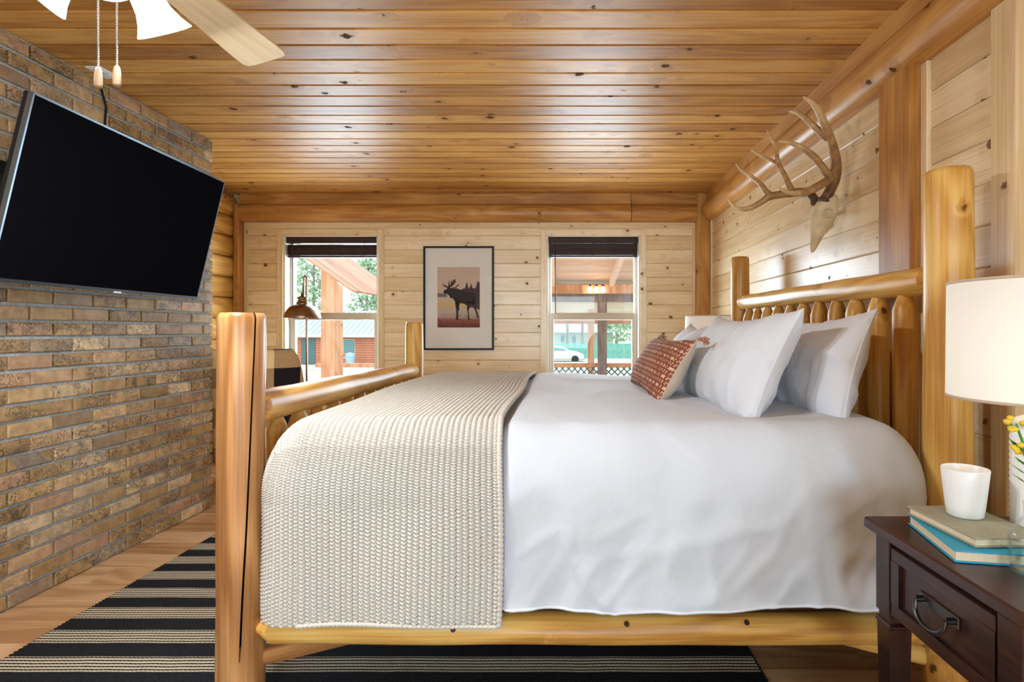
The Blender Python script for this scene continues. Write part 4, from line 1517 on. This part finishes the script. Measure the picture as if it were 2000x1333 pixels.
# ================================================================== framed moose print
FC = P(896.5, 583, YB)
pic = thing('framed_picture', 'black framed print of a moose standing in shallow water', 'picture', (FC.x, YB - .004, FC.z))
sc_ = 155 / 939.0 * YB / FPX           # crop pixels of the framed area -> metres
def q2(x, y): return ((x - 464.5) * sc_, (652.5 - y) * sc_)
fx0, fz1 = q2(50, 40); fx1, fz0 = q2(880, 1265)
fw = .017
for (a, b, c, d) in ((fx0, fx1, fz1 - fw, fz1), (fx0, fx1, fz0, fz0 + fw), (fx0, fx0 + fw, fz0 + fw, fz1 - fw), (fx1 - fw, fx1, fz0 + fw, fz1 - fw)):
    MB().box(a, b, -.026, .0, c, d, .0015).build('frame', M['frame'], pic)
MB().box(fx0 + .01, fx1 - .01, -.012, -.001, fz0 + .01, fz1 - .01).build('mat_board', M['mat'], pic)


def art(name, polys, col, yy, nscale=0, namp=.2, parent=None):
    m = MB()
    for pl in polys:
        m.poly([(q2(x, y)[0], yy, q2(x, y)[1]) for x, y in pl])
    return m.build(name, col if not isinstance(col, tuple) else plain('ink_' + name, col, .7, .2, nscale=nscale, namp=namp), parent, fix=False)


def shore_mat():
    t = NT('ink_shoreline')
    tc = t.n('ShaderNodeTexCoord')
    s = t.n('ShaderNodeSeparateXYZ'); t.l(tc.outputs['Object'], s.inputs[0])
    g = t.smooth(s.outputs[2], q2(0, 1000)[1], q2(0, 640)[1])
    c = t.ramp(g, [(0.0, lin(128, 72, 62)), (.16, lin(146, 88, 74)), (.26, lin(176, 150, 138)), (.5, lin(186, 164, 146)), (.74, lin(190, 164, 136)), (.86, lin(206, 172, 110)), (1.0, lin(196, 176, 152))])
    n1 = t.noise(t.vmath('MULTIPLY', tc.outputs['Object'], (30, 1, 90)), 1.2, 4, .6)
    low = t.math('SUBTRACT', 1.0, t.smooth(g, .2, .55))
    return t.done(t.mix(t.math('MULTIPLY', t.math('MULTIPLY', t.smooth(n1, .5, .6), low), .75), c, lin(74, 48, 46)), .7, .2)


pr = art('print_sheet', [[(213, 285), (715, 285), (715, 1000), (213, 1000)]], lin(198, 172, 152), -.0125, 14, .06, pic)
art('far_shore', [[(215, 590), (300, 600), (330, 612), (330, 640), (215, 640)]], lin(118, 106, 108), -.0129, parent=pr)
art('water', [[(215, 632), (715, 632), (715, 998), (215, 998)]], shore_mat(), -.0127, parent=pr)
tre = [[(490, 700), (495, 545), (540, 535), (560, 455), (580, 540), (600, 520), (612, 475), (626, 530), (660, 540), (690, 452), (712, 470), (712, 790), (660, 770), (600, 760)]]
art('spruce_trees', tre, lin(66, 52, 60), -.0131, 60, .3, pr)
moose = [[(288, 590), (282, 570), (300, 556), (322, 548), (334, 530), (352, 526), (372, 532), (398, 538), (440, 536), (474, 548), (506, 566), (560, 580), (620, 580), (660, 592), (672, 620), (668, 660), (650, 690), (640, 720), (600, 716), (560, 706), (500, 716), (462, 706), (440, 700), (412, 684), (398, 656), (384, 648), (372, 664), (362, 640), (352, 622), (336, 608), (318, 598), (302, 606)],
         [(420, 680), (468, 690), (464, 730), (456, 780), (464, 860), (458, 910), (428, 910), (436, 850), (434, 790), (426, 740)],
         [(440, 690), (478, 700), (470, 760), (474, 800), (460, 800)],
         [(550, 700), (612, 700), (600, 760), (580, 800), (590, 870), (594, 912), (574, 912), (574, 860), (566, 800), (560, 745)],
         [(620, 700), (668, 640), (672, 690), (668, 760), (690, 830), (700, 880), (684, 890), (660, 800), (640, 760)]]
art('moose', moose, lin(46, 36, 38), -.0134, 40, .25, pr)
antl = [[(334, 532), (302, 522), (276, 500), (270, 470), (284, 492), (300, 505), (298, 478), (312, 505), (340, 512), (344, 480), (352, 430), (358, 478), (364, 505), (372, 470), (384, 430), (392, 462), (404, 436), (428, 428), (430, 462), (408, 492), (388, 512), (362, 528)],
        [(372, 530), (420, 522), (446, 500), (468, 480), (462, 505), (430, 532), (400, 538)]]
art('moose_antlers', antl, lin(84, 50, 42), -.0136, 40, .2, pr)
reeds = MB()
for i in range(60):
    bx = 225 + random.random() * 480; by = 998 - random.random() * 4; h = 20 + random.random() * 60
    a, b = q2(bx - 4, by), q2(bx + 5, by); c = q2(bx + random.uniform(-12, 12), by - h)
    reeds.poly([(a[0], -.0138, a[1]), (b[0], -.0138, b[1]), (c[0], -.0138, c[1])])
ro = reeds.build('reeds', plain('ink_reeds', lin(122, 58, 52), .8, .1, nscale=50, namp=.3), pr, fix=False); ro['kind'] = 'stuff'
MB().box(fx0 + fw, fx1 - fw, -.019, -.017, fz0 + fw, fz1 - fw).build('glazing', M['glass'], pic)

# ================================================================== floor lamp
lp = P(599, 640, 4.88)
LX, LY = lp.x, 4.88
fl2 = thing('floor_lamp', 'antique brass dome floor lamp in front of the left window', 'floor lamp', (LX, LY, 0))
MB().lathe([(.0, .0), (.13, .0), (.13, .012), (.115, .022), (.03, .03), (.014, .05), (.0, .05)], 40).build('base', M['brass'], fl2, smooth=True)
top_z = P(0, 540, LY).z
pts = [(0, 0, .03), (0, 0, 1.0), (0, 0, top_z - .06)]
arc = [(-.012 + .012 * math.cos(t), 0, top_z - .02 + .02 * math.sin(t)) for t in [PI * i / 10 for i in range(11)]]
arc += [(-.026, 0, top_z - .06), (-.028, 0, P(0, 580, LY).z)]
MB().tube(pts + arc, .0085, 12).build('pole', M['brass'], fl2, smooth=True)
zb_ = P(0, 622, LY).z
zt_ = P(0, 593, LY).z
sx_ = P(591, 0, LY).x - LX
rs = 34 * LY / FPX
MB().lathe([(rs, zb_), (rs + .001, zb_ + .006), (rs * .96, zb_ + .03), (rs * .86, zb_ + .065), (rs * .7, zb_ + .095), (rs * .48, zb_ + .115), (rs * .3, zb_ + .124), (rs * .28, zb_ + .122), (rs * .46, zb_ + .112), (rs * .68, zb_ + .09), (rs * .84, zb_ + .062), (rs * .94, zb_ + .03), (rs, zb_)], 44).build('shade', M['brass'], fl2, loc=(sx_, 0, 0), smooth=True)
MB().lathe([(rs * .32, zb_ + .12), (rs * .33, zb_ + .138), (rs * .24, zb_ + .142), (rs * .24, zb_ + .165), (rs * .3, zb_ + .168), (rs * .27, zb_ + .18), (rs * .12, zb_ + .19), (rs * .08, zb_ + .215), (.0, zb_ + .216)], 32).build('shade_cap', M['brass'], fl2, loc=(sx_, 0, 0), smooth=True)
MB().lathe([(.0, .02), (.02, .01), (.026, -.015), (.014, -.035), (.0, -.04)], 16).build('bulb', M['white'], fl2, loc=(sx_, 0, zb_ + .07), smooth=True)
MB().tube([(sx_ - rs * .78, 0, zb_ + .01), (sx_ - rs * .78, 0, zb_ - .018)], .004, 6).build('pull_switch', M['brass'], fl2)

# ================================================================== plaid armchair
def plaid():
    t = NT('buffalo_plaid')
    uv = t.n('ShaderNodeUVMap')
    s = t.n('ShaderNodeSeparateXYZ'); t.l(uv.outputs[0], s.inputs[0])
    a = t.math('GREATER_THAN', t.math('FRACT', s.outputs[0]), .5)
    b = t.math('GREATER_THAN', t.math('FRACT', s.outputs[1]), .5)
    c = t.mix(a, lin(236, 200, 140), lin(176, 142, 100))
    d = t.mix(a, lin(176, 142, 100), lin(34, 28, 32))
    tc = t.n('ShaderNodeTexCoord')
    t.bump(t.noise(tc.outputs['Object'], 260, 2), .3, .002)
    return t.done(t.mix(b, c, d), .9, .15)


M['plaid'] = plaid()
CX, CY = -2.30, 4.32
chair = thing('armchair', 'cream tan and black buffalo plaid armchair by the window', 'armchair', (CX, CY, 0))
# wrapped shell: plan curve from front-left arm round the back (towards the camera) to front-right arm
nth, nsec = 60, 26
pts, uvs = [], []
UOFF = .35
arcl = 0; prevp = None
for i in range(nth):
    th = PI * (-.08) + (PI * 1.16) * i / (nth - 1)
    cx_, cy_ = -.31 * math.copysign(abs(math.cos(th)) ** .62, math.cos(th)), -.31 * math.copysign(abs(math.sin(th)) ** .62, math.sin(th))
    if prevp: arcl += math.hypot(cx_ - prevp[0], cy_ - prevp[1])
    prevp = (cx_, cy_)
    nx_, ny_ = math.cos(th) * -1, math.sin(th) * -1
    s_ = max(0, math.sin(th))
    tt_ = min(1, max(0, (s_ - .02) / .48)); topz = .66 + .365 * (tt_ * tt_ * (3 - 2 * tt_))
    hb = .055
    sec = []
    secl = 0
    # outside from bottom to top, round over, inside down
    flare = lambda z: .05 * max(0, (z - .3) / .7)
    prof_ = [(hb, .22), (hb, .32), (hb, .42), (hb, .52), (hb, .60)] + [(hb, .60 + (topz - hb - .60) * k / 5) for k in range(1, 6)]
    prof_ += [(hb * math.cos(t), topz - hb + hb * math.sin(t)) for t in [PI * k / 10 for k in range(1, 10)]]
    prof_ += [(-hb, topz - hb - (topz - hb - .36) * k / 6) for k in range(0, 7)]
    ll = 0; pp = None
    for (o_, z_) in prof_:
        if pp: ll += math.hypot(o_ - pp[0], z_ - pp[1])
        pp = (o_, z_)
        f_ = flare(z_)
        pts.append((cx_ + nx_ * (o_ + f_), cy_ + ny_ * (o_ + f_), z_))
        uvs.append((arcl / .28 + UOFF, ll / .28 + .607))
    nsec = len(prof_)
grid_mesh('shell', pts, nth, nsec, M['plaid'], chair, uvs)
# caps at the arm fronts
for i in (0, nth - 1):
    sec = pts[i * nsec:(i + 1) * nsec]
    MB().poly(sec).build('arm_front', M['linen'], chair)
gu = []
guv = []
for i in range(17):
    for j in range(17):
        u, v = i / 16 * 2 - 1, j / 16 * 2 - 1
        gu.append((u * .29, v * .29 + .03, .40 + .06 * (1 - u ** 4) ** .5 * (1 - v ** 4) ** .5)); guv.append((u + .3, v + .2))
grid_mesh('seat_cushion', gu, 17, 17, M['plaid'], chair, guv)
MB().box(-.33, .33, -.30, .34, .20, .41, .03).build('seat_base', M['linen'], chair)
for sx in (-1, 1):
    for sy in (-1, 1):
        MB().tube([(sx * .28, sy * .27, .0), (sx * .26, sy * .25, .22)], [.014, .024], 10).build('leg', M['walnut'], chair)

# ================================================================== outside: porch and yard
GP = -.22      # porch floor
gd = MB()
prof_g = [(5.35, -.3), (10.3, -.35), (16, -.9), (30, -1.4), (45, -1.6), (70, -1.65), (140, 2.0)]
for i in range(len(prof_g) - 1):
    (ya, za), (yb, zb2) = prof_g[i], prof_g[i + 1]
    gd.quad((-120, ya, za), (120, ya, za), (120, yb, zb2), (-120, yb, zb2))


def ground_mat():
    t = NT('snowy_grass_ground')
    tc = t.n('ShaderNodeTexCoord')
    n1 = t.noise(tc.outputs['Object'], .18, 4, .6)
    n2 = t.noise(tc.outputs['Object'], 3, 3)
    c = t.ramp(t.math('ADD', t.math('MULTIPLY', n1, .8), t.math('MULTIPLY', n2, .2)), [(.38, lin(150, 178, 140)), (.5, lin(206, 216, 200)), (.62, lin(232, 232, 228))])
    return t.done(c, .95, .1)


gdo = gd.build('ground', ground_mat())
tag(gdo, 'pale snowy grass yard outside the windows', kind='structure')
pfl = MB().box(-6, 6, 5.33, 9.75, GP - .06, GP - .012).build('floor_porch', M['extx'])
tag(pfl, 'wooden porch floor outside', kind='structure')
dk = board_mesh('deck_board', 12, .14, .012, .002, M['extx'])
for i in range(30):
    inst('deck_board', dk, pfl, (-6, 5.34 + i * .146, GP))
# porch roof slope seen through the right window
RX0, RX1 = -1.35, 5.2
def roofz(Y): return 2.62 - .155 * (Y - 5.4)
prf = thing('porch_roof', 'sloping porch roof with pale boards and rafters outside the right window', 'porch roof', (0, 0, 0))
rbm = board_mesh('roof_board', RX1 - RX0, .145, .02, .004, M['extx'])
sl_ = math.atan(.155)
i = 0
while 5.40 + i * .148 < 13.4:
    Yi = 5.40 + i * .148
    inst('roof_board', rbm, prf, (RX0, Yi + .146, roofz(Yi + .146)), (PI + -sl_, 0, 0))
    i += 1
for xr in (-1.15, -.15, .82, 1.8, 2.8, 3.8):
    m = MB()
    for (ya, yb) in ((5.4, 13.3),):
        v = [(xr - .035, ya, roofz(ya) - .13), (xr + .035, ya, roofz(ya) - .13), (xr + .035, yb, roofz(yb) - .13), (xr - .035, yb, roofz(yb) - .13)]
        w = [(a, b, c + .125) for a, b, c in v]
        m.v = v + w
        m.f = [(3, 2, 1, 0), (4, 5, 6, 7), (0, 1, 5, 4), (1, 2, 6, 5), (2, 3, 7, 6), (3, 0, 4, 7)]
    m.build('rafter', M['extx'], prf)
MB().box(RX0, RX0 + .04, 5.4, 13.3, 1.15, 1.2).build('valley_flashing', M['steel'], prf) if False else None
bmz0, bmz1 = P(0, 574, 9.4).z, P(0, 556, 9.4).z
pb = MB().box(-1.35, 5.2, 9.33, 9.41, bmz0, bmz1, .004).build('porch_beam', M['ext'])
tag(pb, 'brown porch beam carrying the small bulbs outside the right window', 'beam')
g0, g1 = P(0, 590, 9.5).z, P(0, 575, 9.5).z
pb2 = MB().box(-1.6, 5.2, 9.43, 9.56, g0, g1, .004).build('porch_beam', M['extgrey'])
tag(pb2, 'weathered grey porch beam below the brown beam outside the right window', 'beam')
c0 = P(1176, 700, 9.5)
pp1 = MB().box(c0.x - .075, c0.x + .075, 9.42, 9.57, GP, g0, .006).build('porch_post', M['extgrey'])
tag(pp1, 'weathered grey porch post in the middle of the right window', 'post')
MB().box(-.10, .10, -.09, .09, 0, .1, .01).build('post_foot', M['extgrey'], None, loc=(0, 0, 0))
bpy.data.objects.remove(bpy.data.objects['post_foot'])
c1 = P(1154, 700, 11.3)
pp2 = MB().box(c1.x - .065, c1.x + .065, 11.23, 11.36, -.45, roofz(11.3) - .13, .006).build('porch_post', M['ext'])
tag(pp2, 'slim tan porch post left of the grey post outside the right window', 'post')
pb3 = MB().box(-1.6, 5.2, 11.22, 11.37, P(0, 633, 11.3).z, P(0, 624, 11.3).z, .004).build('porch_beam', M['ext'])
tag(pb3, 'tan crossbeam at mid height outside the right window', 'beam')
# three bulb porch light
pl_ = thing('porch_light', 'three warm bulbs on a wooden block on the porch beam', 'light', P(1156, 566, 9.30))
MB().box(-.17, .17, .0, .035, -.07, .08, .004).build('backplate', M['ext'], pl_)
for qx in (1152.5, 1165, 1178):
    bpz = P(qx, 562, 9.25)
    lc = bpz - Vector(P(1156, 566, 9.30))
    MB().lathe([(.0, .05), (.018, .048), (.02, .02), (.0, .02)], 12).build('socket', M['black'], pl_, loc=lc)
    MB().lathe([(.0, .02), (.018, .015), (.036, -.02), (.040, -.05), (.026, -.085), (.0, -.095)], 16).build('bulb', M['bulb'], pl_, loc=lc, smooth=True)
# railing with lattice
ry = 9.62
rl = thing('porch_railing', 'brown porch railing with diagonal green lattice outside the right window', 'railing', (0, ry, GP))
rz1, rz0 = P(0, 710, ry).z - GP, P(0, 718, ry).z - GP
MB().box(-4.2, 4.2, -.05, .07, rz0, rz1, .005).build('top_rail', M['ext'], rl)
MB().box(-4.2, 4.2, -.02, .02, .02, .08, .004).build('bottom_rail', M['ext'], rl)
M['lattice'] = plain('grey_green_lattice', lin(96, 126, 120), .7, .3)
h_ = rz0 - .06
stp = .105
for s in (-1, 1):
    sm_ = MB().box(-h_ * .7071, h_ * .7071, -.006, .006, -.011, .011).mesh('lattice_strip'); sm_.materials.append(M['lattice'])
    for i in range(60):
        xx = -2.2 + i * stp
        inst('lattice_strip', sm_, rl, (xx, s * .007, .06 + h_ / 2), (0, s * PI / 4, 0))
# left window: big tan post, gable rafter, string lights
c2 = P(652, 700, 8.2)
bp_ = MB().box(c2.x - .15, c2.x + .06, 8.1, 8.4, GP, 2.9, .01).build('porch_post', M['ext'])
tag(bp_, 'thick square tan porch post outside the left window', 'post')
ga, gb = P(640, 490, 8.0), P(760, 575, 8.0)
gr_ = thing('gable_eave', 'slanting pinkish porch eave boards outside the left window', 'porch roof', (0, 0, 0))
gm = MB()
d_ = (gb - ga)
ga2 = ga - d_ * 1.2; gb2 = gb + d_ * .35
gm.v = []
for yy in (7.9, 8.05):
    gm.v += [(ga2.x, yy, ga2.z), (gb2.x, yy, gb2.z), (gb2.x, yy, gb2.z + .10), (ga2.x, yy, ga2.z + .10)]
gm.f = [(0, 1, 2, 3), (7, 6, 5, 4), (0, 4, 5, 1), (1, 5, 6, 2), (2, 6, 7, 3), (3, 7, 4, 0)]
M['eave'] = wood('eave_lumber', lin(164, 118, 90), lin(186, 138, 108), lin(204, 158, 128), axis='x', rough=0.6, knots=.2, ring=.3, cross=10)
gm.build('fascia_board', M['eave'], gr_)
ang_ = math.atan2(gb2.z - ga2.z, gb2.x - ga2.x)
nb = 15
w_l = (gb2 - ga2).length
sbm = board_mesh('soffit_board', w_l, .145, .02, .004, M['eave'])
for i in range(nb):
    o = inst('soffit_board', sbm, gr_, (ga2.x, 5.75 + i * .148 + .146, ga2.z + .10))
    o.rotation_euler = (Matrix.Rotation(-ang_, 3, 'Y') @ Matrix.Rotation(PI, 3, 'X')).to_euler()
sg = thing('string_lights', 'string of warm round bulbs along the porch eave outside the left window', 'lights', P(668, 540, 7.85))
so0 = P(668, 540, 7.85)
wire = [P(620, 505, 7.85), P(640, 508, 7.85), P(668, 522, 7.85), P(693, 524, 7.85), P(720, 552, 7.85), P(745, 570, 7.85)]
MB().tube([w - so0 for w in wire], .005, 6).build('wire', M['cord'], sg)
for (qx, qy) in ((668, 549), (693, 541)):
    lc = P(qx, qy, 7.85) - so0
    MB().lathe([(.0, .10), (.022, .09), (.024, .045), (.0, .04)], 12).build('socket', M['ext'], sg, loc=lc, smooth=True)
    MB().lathe([(.0, .05), (.025, .045), (.05, .02), (.058, -.01), (.045, -.045), (.02, -.06), (.0, -.062)], 18).build('bulb', M['bulb'], sg, loc=lc, smooth=True)

# cabin across the yard
CYD = 45.0
cb = thing('cabin', 'reddish log cabin with a grey-green metal roof across the yard', 'cabin', (P(650, 0, CYD).x, CYD, -1.62))
cx0, cx1 = P(470, 0, CYD).x - cb.location.x, P(790, 0, CYD).x - cb.location.x
wallh = P(0, 656, CYD).z + 1.62
M['cabin'] = plain('red_cedar_siding', lin(196, 128, 104), .8, .2, nscale=3, namp=.12)
M['roofm'] = plain('grey_green_metal_roof', lin(170, 190, 190), .5, .4, nscale=2, namp=.12)
M['cdoor'] = plain('dark_teal_door', lin(84, 108, 108), .5, .4)
M['cglass'] = plain('dark_cabin_window', lin(96, 132, 138), .15, .6)
MB().box(cx0, cx1, .05, 7, 0, wallh + .0).build('wall', M['cabin'], cb)
sdm = MB().box(cx0, cx1, -.02, .06, 0, .175, .02).mesh('siding_log'); sdm.materials.append(M['cabin'])
for i in range(int(wallh / .19)):
    inst('siding_log', sdm, cb, (0, 0, .01 + i * .19))
def rect(x0, y0, x1, y1):
    a, b = P(x0, y1, CYD), P(x1, y0, CYD)
    return a.x - cb.location.x, b.x - cb.location.x, a.z + 1.62, b.z + 1.62
a, b, c, d = rect(589, 661, 616, 712)
MB().box(a, b, -.06, .02, c, d).build('door', M['cdoor'], cb)
a, b, c, d = rect(672, 664, 693, 690)
wn = MB().box(a - .08, b + .08, -.07, -.02, c - .08, d + .08).build('window', M['ext'], cb)
MB().box(a, b, -.09, -.06, c, d).build('pane', M['cglass'], wn)
a, b, c, d = rect(568, 655, 590, 700)
rfh = P(0, 622, CYD + 3).z + 1.62
rp = MB()
rp.v = [(cx0 - .4, -.6, wallh - .02), (cx1 + .4, -.6, wallh - .02), (cx1 + .4, 4.2, rfh + .55), (cx0 - .4, 4.2, rfh + .55), (cx1 + .4, 9, wallh), (cx0 - .4, 9, wallh)]
rp.v += [(x, yv, zv + .12) for x, yv, zv in rp.v]
rp.f = [(0, 1, 2, 3), (3, 2, 4, 5), (6, 9, 8, 7), (9, 11, 10, 8), (0, 6, 7, 1), (5, 4, 10, 11), (0, 3, 9, 6), (3, 5, 11, 9), (1, 7, 8, 2), (2, 8, 10, 4)]
rfo = rp.build('roof', M['roofm'], cb)
rib = MB()
rib.v = [(-.03, -.62, wallh + .1), (.03, -.62, wallh + .1), (.03, 4.2, rfh + .69), (-.03, 4.2, rfh + .69), (-.03, -.62, wallh + .16), (.03, -.62, wallh + .16), (.03, 4.2, rfh + .74), (-.03, 4.2, rfh + .74)]
rib.f = [(3, 2, 1, 0), (4, 5, 6, 7), (0, 1, 5, 4), (1, 2, 6, 5), (2, 3, 7, 6), (3, 0, 4, 7)]
rbm2 = rib.mesh('roof_rib'); rbm2.materials.append(M['roofm'])
xx = cx0
while xx < cx1:
    inst('roof_rib', rbm2, rfo, (xx, 0, 0)); xx += .45
MB().box(cx0 - .4, cx1 + .4, -.66, -.58, wallh - .12, wallh + .08).build('gutter', M['white'], cb)
# grill under a cover beside the cabin window
gq = P(684, 712, 43.5)
gl = thing('covered_grill', 'pale blue covered grill in front of the cabin wall', 'grill', (gq.x, 43.5, -1.58))
M['tarp'] = plain('pale_blue_cover', lin(150, 176, 200), .6, .3, nscale=4, namp=.2)
MB().lathe([(.30, .0), (.32, .35), (.34, .6), (.36, .75), (.30, .92), (.12, 1.0), (.0, 1.0)], 18).build('cover', M['tarp'], gl, smooth=True)
MB().box(-.75, -.3, -.2, .2, .55, .62, .02).build('side_shelf', M['tarp'], gl)
for s in (-.2, .2):
    MB().lathe([(.0, -.02), (.09, -.02), (.09, .02), (.0, .02)], 14, M=Matrix.Translation((s, -.3, .09)) @ Matrix.Rotation(PI / 2, 4, 'X')).build('wheel', M['black'], gl)

# car, hedge fence, far house beyond the right window
def car():
    cpx = P(1092, 0, 50)
    t = thing('parked_car', 'silver car parked by the green fence seen through the right window', 'car', (cpx.x, 50, -1.72))
    M['carp'] = plain('silver_car_paint', lin(206, 214, 220), .3, .5)
    M['carg'] = plain('car_glass', lin(130, 160, 172), .1, .6)
    side = [(-2.2, .35), (-2.22, .75), (-2.0, .95), (-1.55, 1.02), (-.9, 1.42), (.2, 1.47), (.9, 1.05), (1.7, .92), (2.15, .72), (2.2, .35)]
    b = MB().prism([(x, z) for x, z in side], 'y', -.85, .85).build('body', M['carp'], t)
    gls = [(-1.35, 1.04), (-.85, 1.36), (.15, 1.40), (.72, 1.06)]
    MB().prism(gls, 'y', -.87, .87).build('side_window', M['carg'], t)
    MB().poly([(-.98, -.7, 1.395), (-.98, .7, 1.395), (-1.56, .7, 1.035), (-1.56, -.7, 1.035)]).build('rear_window', M['carg'], t)
    MB().box(-2.25, 2.25, -.84, .84, .3, .42, .05).build('sill', M['black'], t)
    for x in (-1.4, 1.4):
        for yv in (-.8, .8):
            w = MB().lathe([(.0, -.1), (.2, -.1), (.32, -.09), (.33, 0), (.32, .09), (.2, .1), (.0, .1)], 22, M=Matrix.Translation((x, yv, .33)) @ Matrix.Rotation(PI / 2, 4, 'X')).build('wheel', M['black'], t, smooth=False)
    return t


car()
fz0, fz1 = -1.75, P(0, 672, 55).z
fc = thing('board_fence', 'green board fence along the far side of the yard', 'fence', (0, 55, fz0))
M['fence'] = plain('green_fence_paint', lin(112, 164, 150), .8, .2, nscale=2, namp=.2)
fbm = MB().box(-.34, .34, -.03, .03, 0, fz1 - fz0, .01).mesh('fence_board'); fbm.materials.append(M['fence'])
for i in range(44):
    inst('fence_board', fbm, fc, (-9 + i * .7, random.uniform(-.02, .02), random.uniform(-.03, .03)))
hs = thing('far_house', 'pale house with small dark windows beyond the green fence', 'house', (P(1120, 0, 64).x, 64, -1.7))
M['hwall'] = plain('pale_house_wall', lin(170, 182, 176), .8, .2)
hz1 = P(0, 650, 64).z + 1.7
MB().box(-5, 4.5, 0, 6, 0, hz1).build('wall', M['hwall'], hs)
MB().prism([(-.5, hz1), (3, hz1 + 1.4), (6.5, hz1)], 'x', -5.4, 4.9).build('roof', M['roofm'], hs)
for (qx, qy) in ((1099, 662), (1121, 663)):
    q = P(qx, qy, 64) - hs.location
    wq = MB().box(q.x - .2, q.x + .2, -.06, .02, q.z - .36, q.z + .36).build('window', M['cdoor'], hs)
    MB().box(q.x - .15, q.x + .15, -.09, -.06, q.z - .3, q.z + .3).build('pane', M['cglass'], wq)

# trees
M['leaf'] = plain('pine_needles', lin(150, 176, 142), .9, .1, nscale=1.5, namp=.3)
M['bark'] = plain('grey_bark', lin(150, 142, 134), .9, .1, nscale=3, namp=.2)


def tree(qx, Y, base, H, r, ncl, label, bare, seed):
    rnd = random.Random(seed)
    t = thing('tall_tree', label, 'tree', (P(qx, 0, Y).x, Y, base), group='trees beyond the yard')
    MB().tube([(0, 0, -.2), (.05, 0, H * .5), (0, .1, H)], [.22 if not bare else .15, .15, .03], 10).build('trunk', M['bark'], t, smooth=True)
    m = MB()
    for i in range(ncl):
        h = rnd.uniform(bare, 1.0)
        rad = r * (1.08 - h) * 1.1 * rnd.uniform(.3, 1) + .2
        a = rnd.uniform(0, 2 * PI)
        c = Vector((rad * math.cos(a), rad * math.sin(a), h * H - rad * .25))
        for q in range(9):
            d = Vector((rnd.uniform(-1, 1), rnd.uniform(-1, 1), rnd.uniform(-.8, .8))).normalized()
            s = d.orthogonal().normalized()
            p = c + Vector((rnd.uniform(-.5, .5), rnd.uniform(-.5, .5), rnd.uniform(-.3, .3)))
            b0 = len(m.v)
            m.v += [tuple(p - s * .12), tuple(p + s * .12), tuple(p + d * .55)]
            m.f.append((b0, b0 + 1, b0 + 2))
    f = m.build('foliage', M['leaf'], t, fix=False); f['kind'] = 'stuff'
    return t


specs = [(575, 74, -1.65, 16, 2.6, 150, .15, 'green conifer at the left edge of the left window'),
         (612, 58, -1.65, 14, 2.4, 130, .2, 'tall conifer behind the cabin left of the tan post'),
         (716, 62, -1.65, 11, 2.6, 130, .25, 'wide conifer behind the cabin right of the tan post'),
         (750, 78, -1.65, 14, 2.6, 110, .25, 'conifer at the right edge of the left window'),
         (1108, 57.5, -1.7, 12, 1.2, 60, .55, 'bare grey trunk beyond the fence left of the slim porch post'),
         (1137, 61.5, -1.7, 12, 1.2, 60, .55, 'bare grey trunk beside the slim porch post'),
         (1204, 60, -1.7, 9, 2.2, 120, .22, 'leafy tree above the fence right of the grey porch post'),
         (1242, 74, -1.7, 12, 2.0, 80, .3, 'thin leafy tree at the right edge of the right window')]
for i, (qx, Yt, b_, H_, r_, nc, bare_, lab) in enumerate(specs):
    tree(qx, Yt, b_, H_, r_, nc, lab, bare_, i)
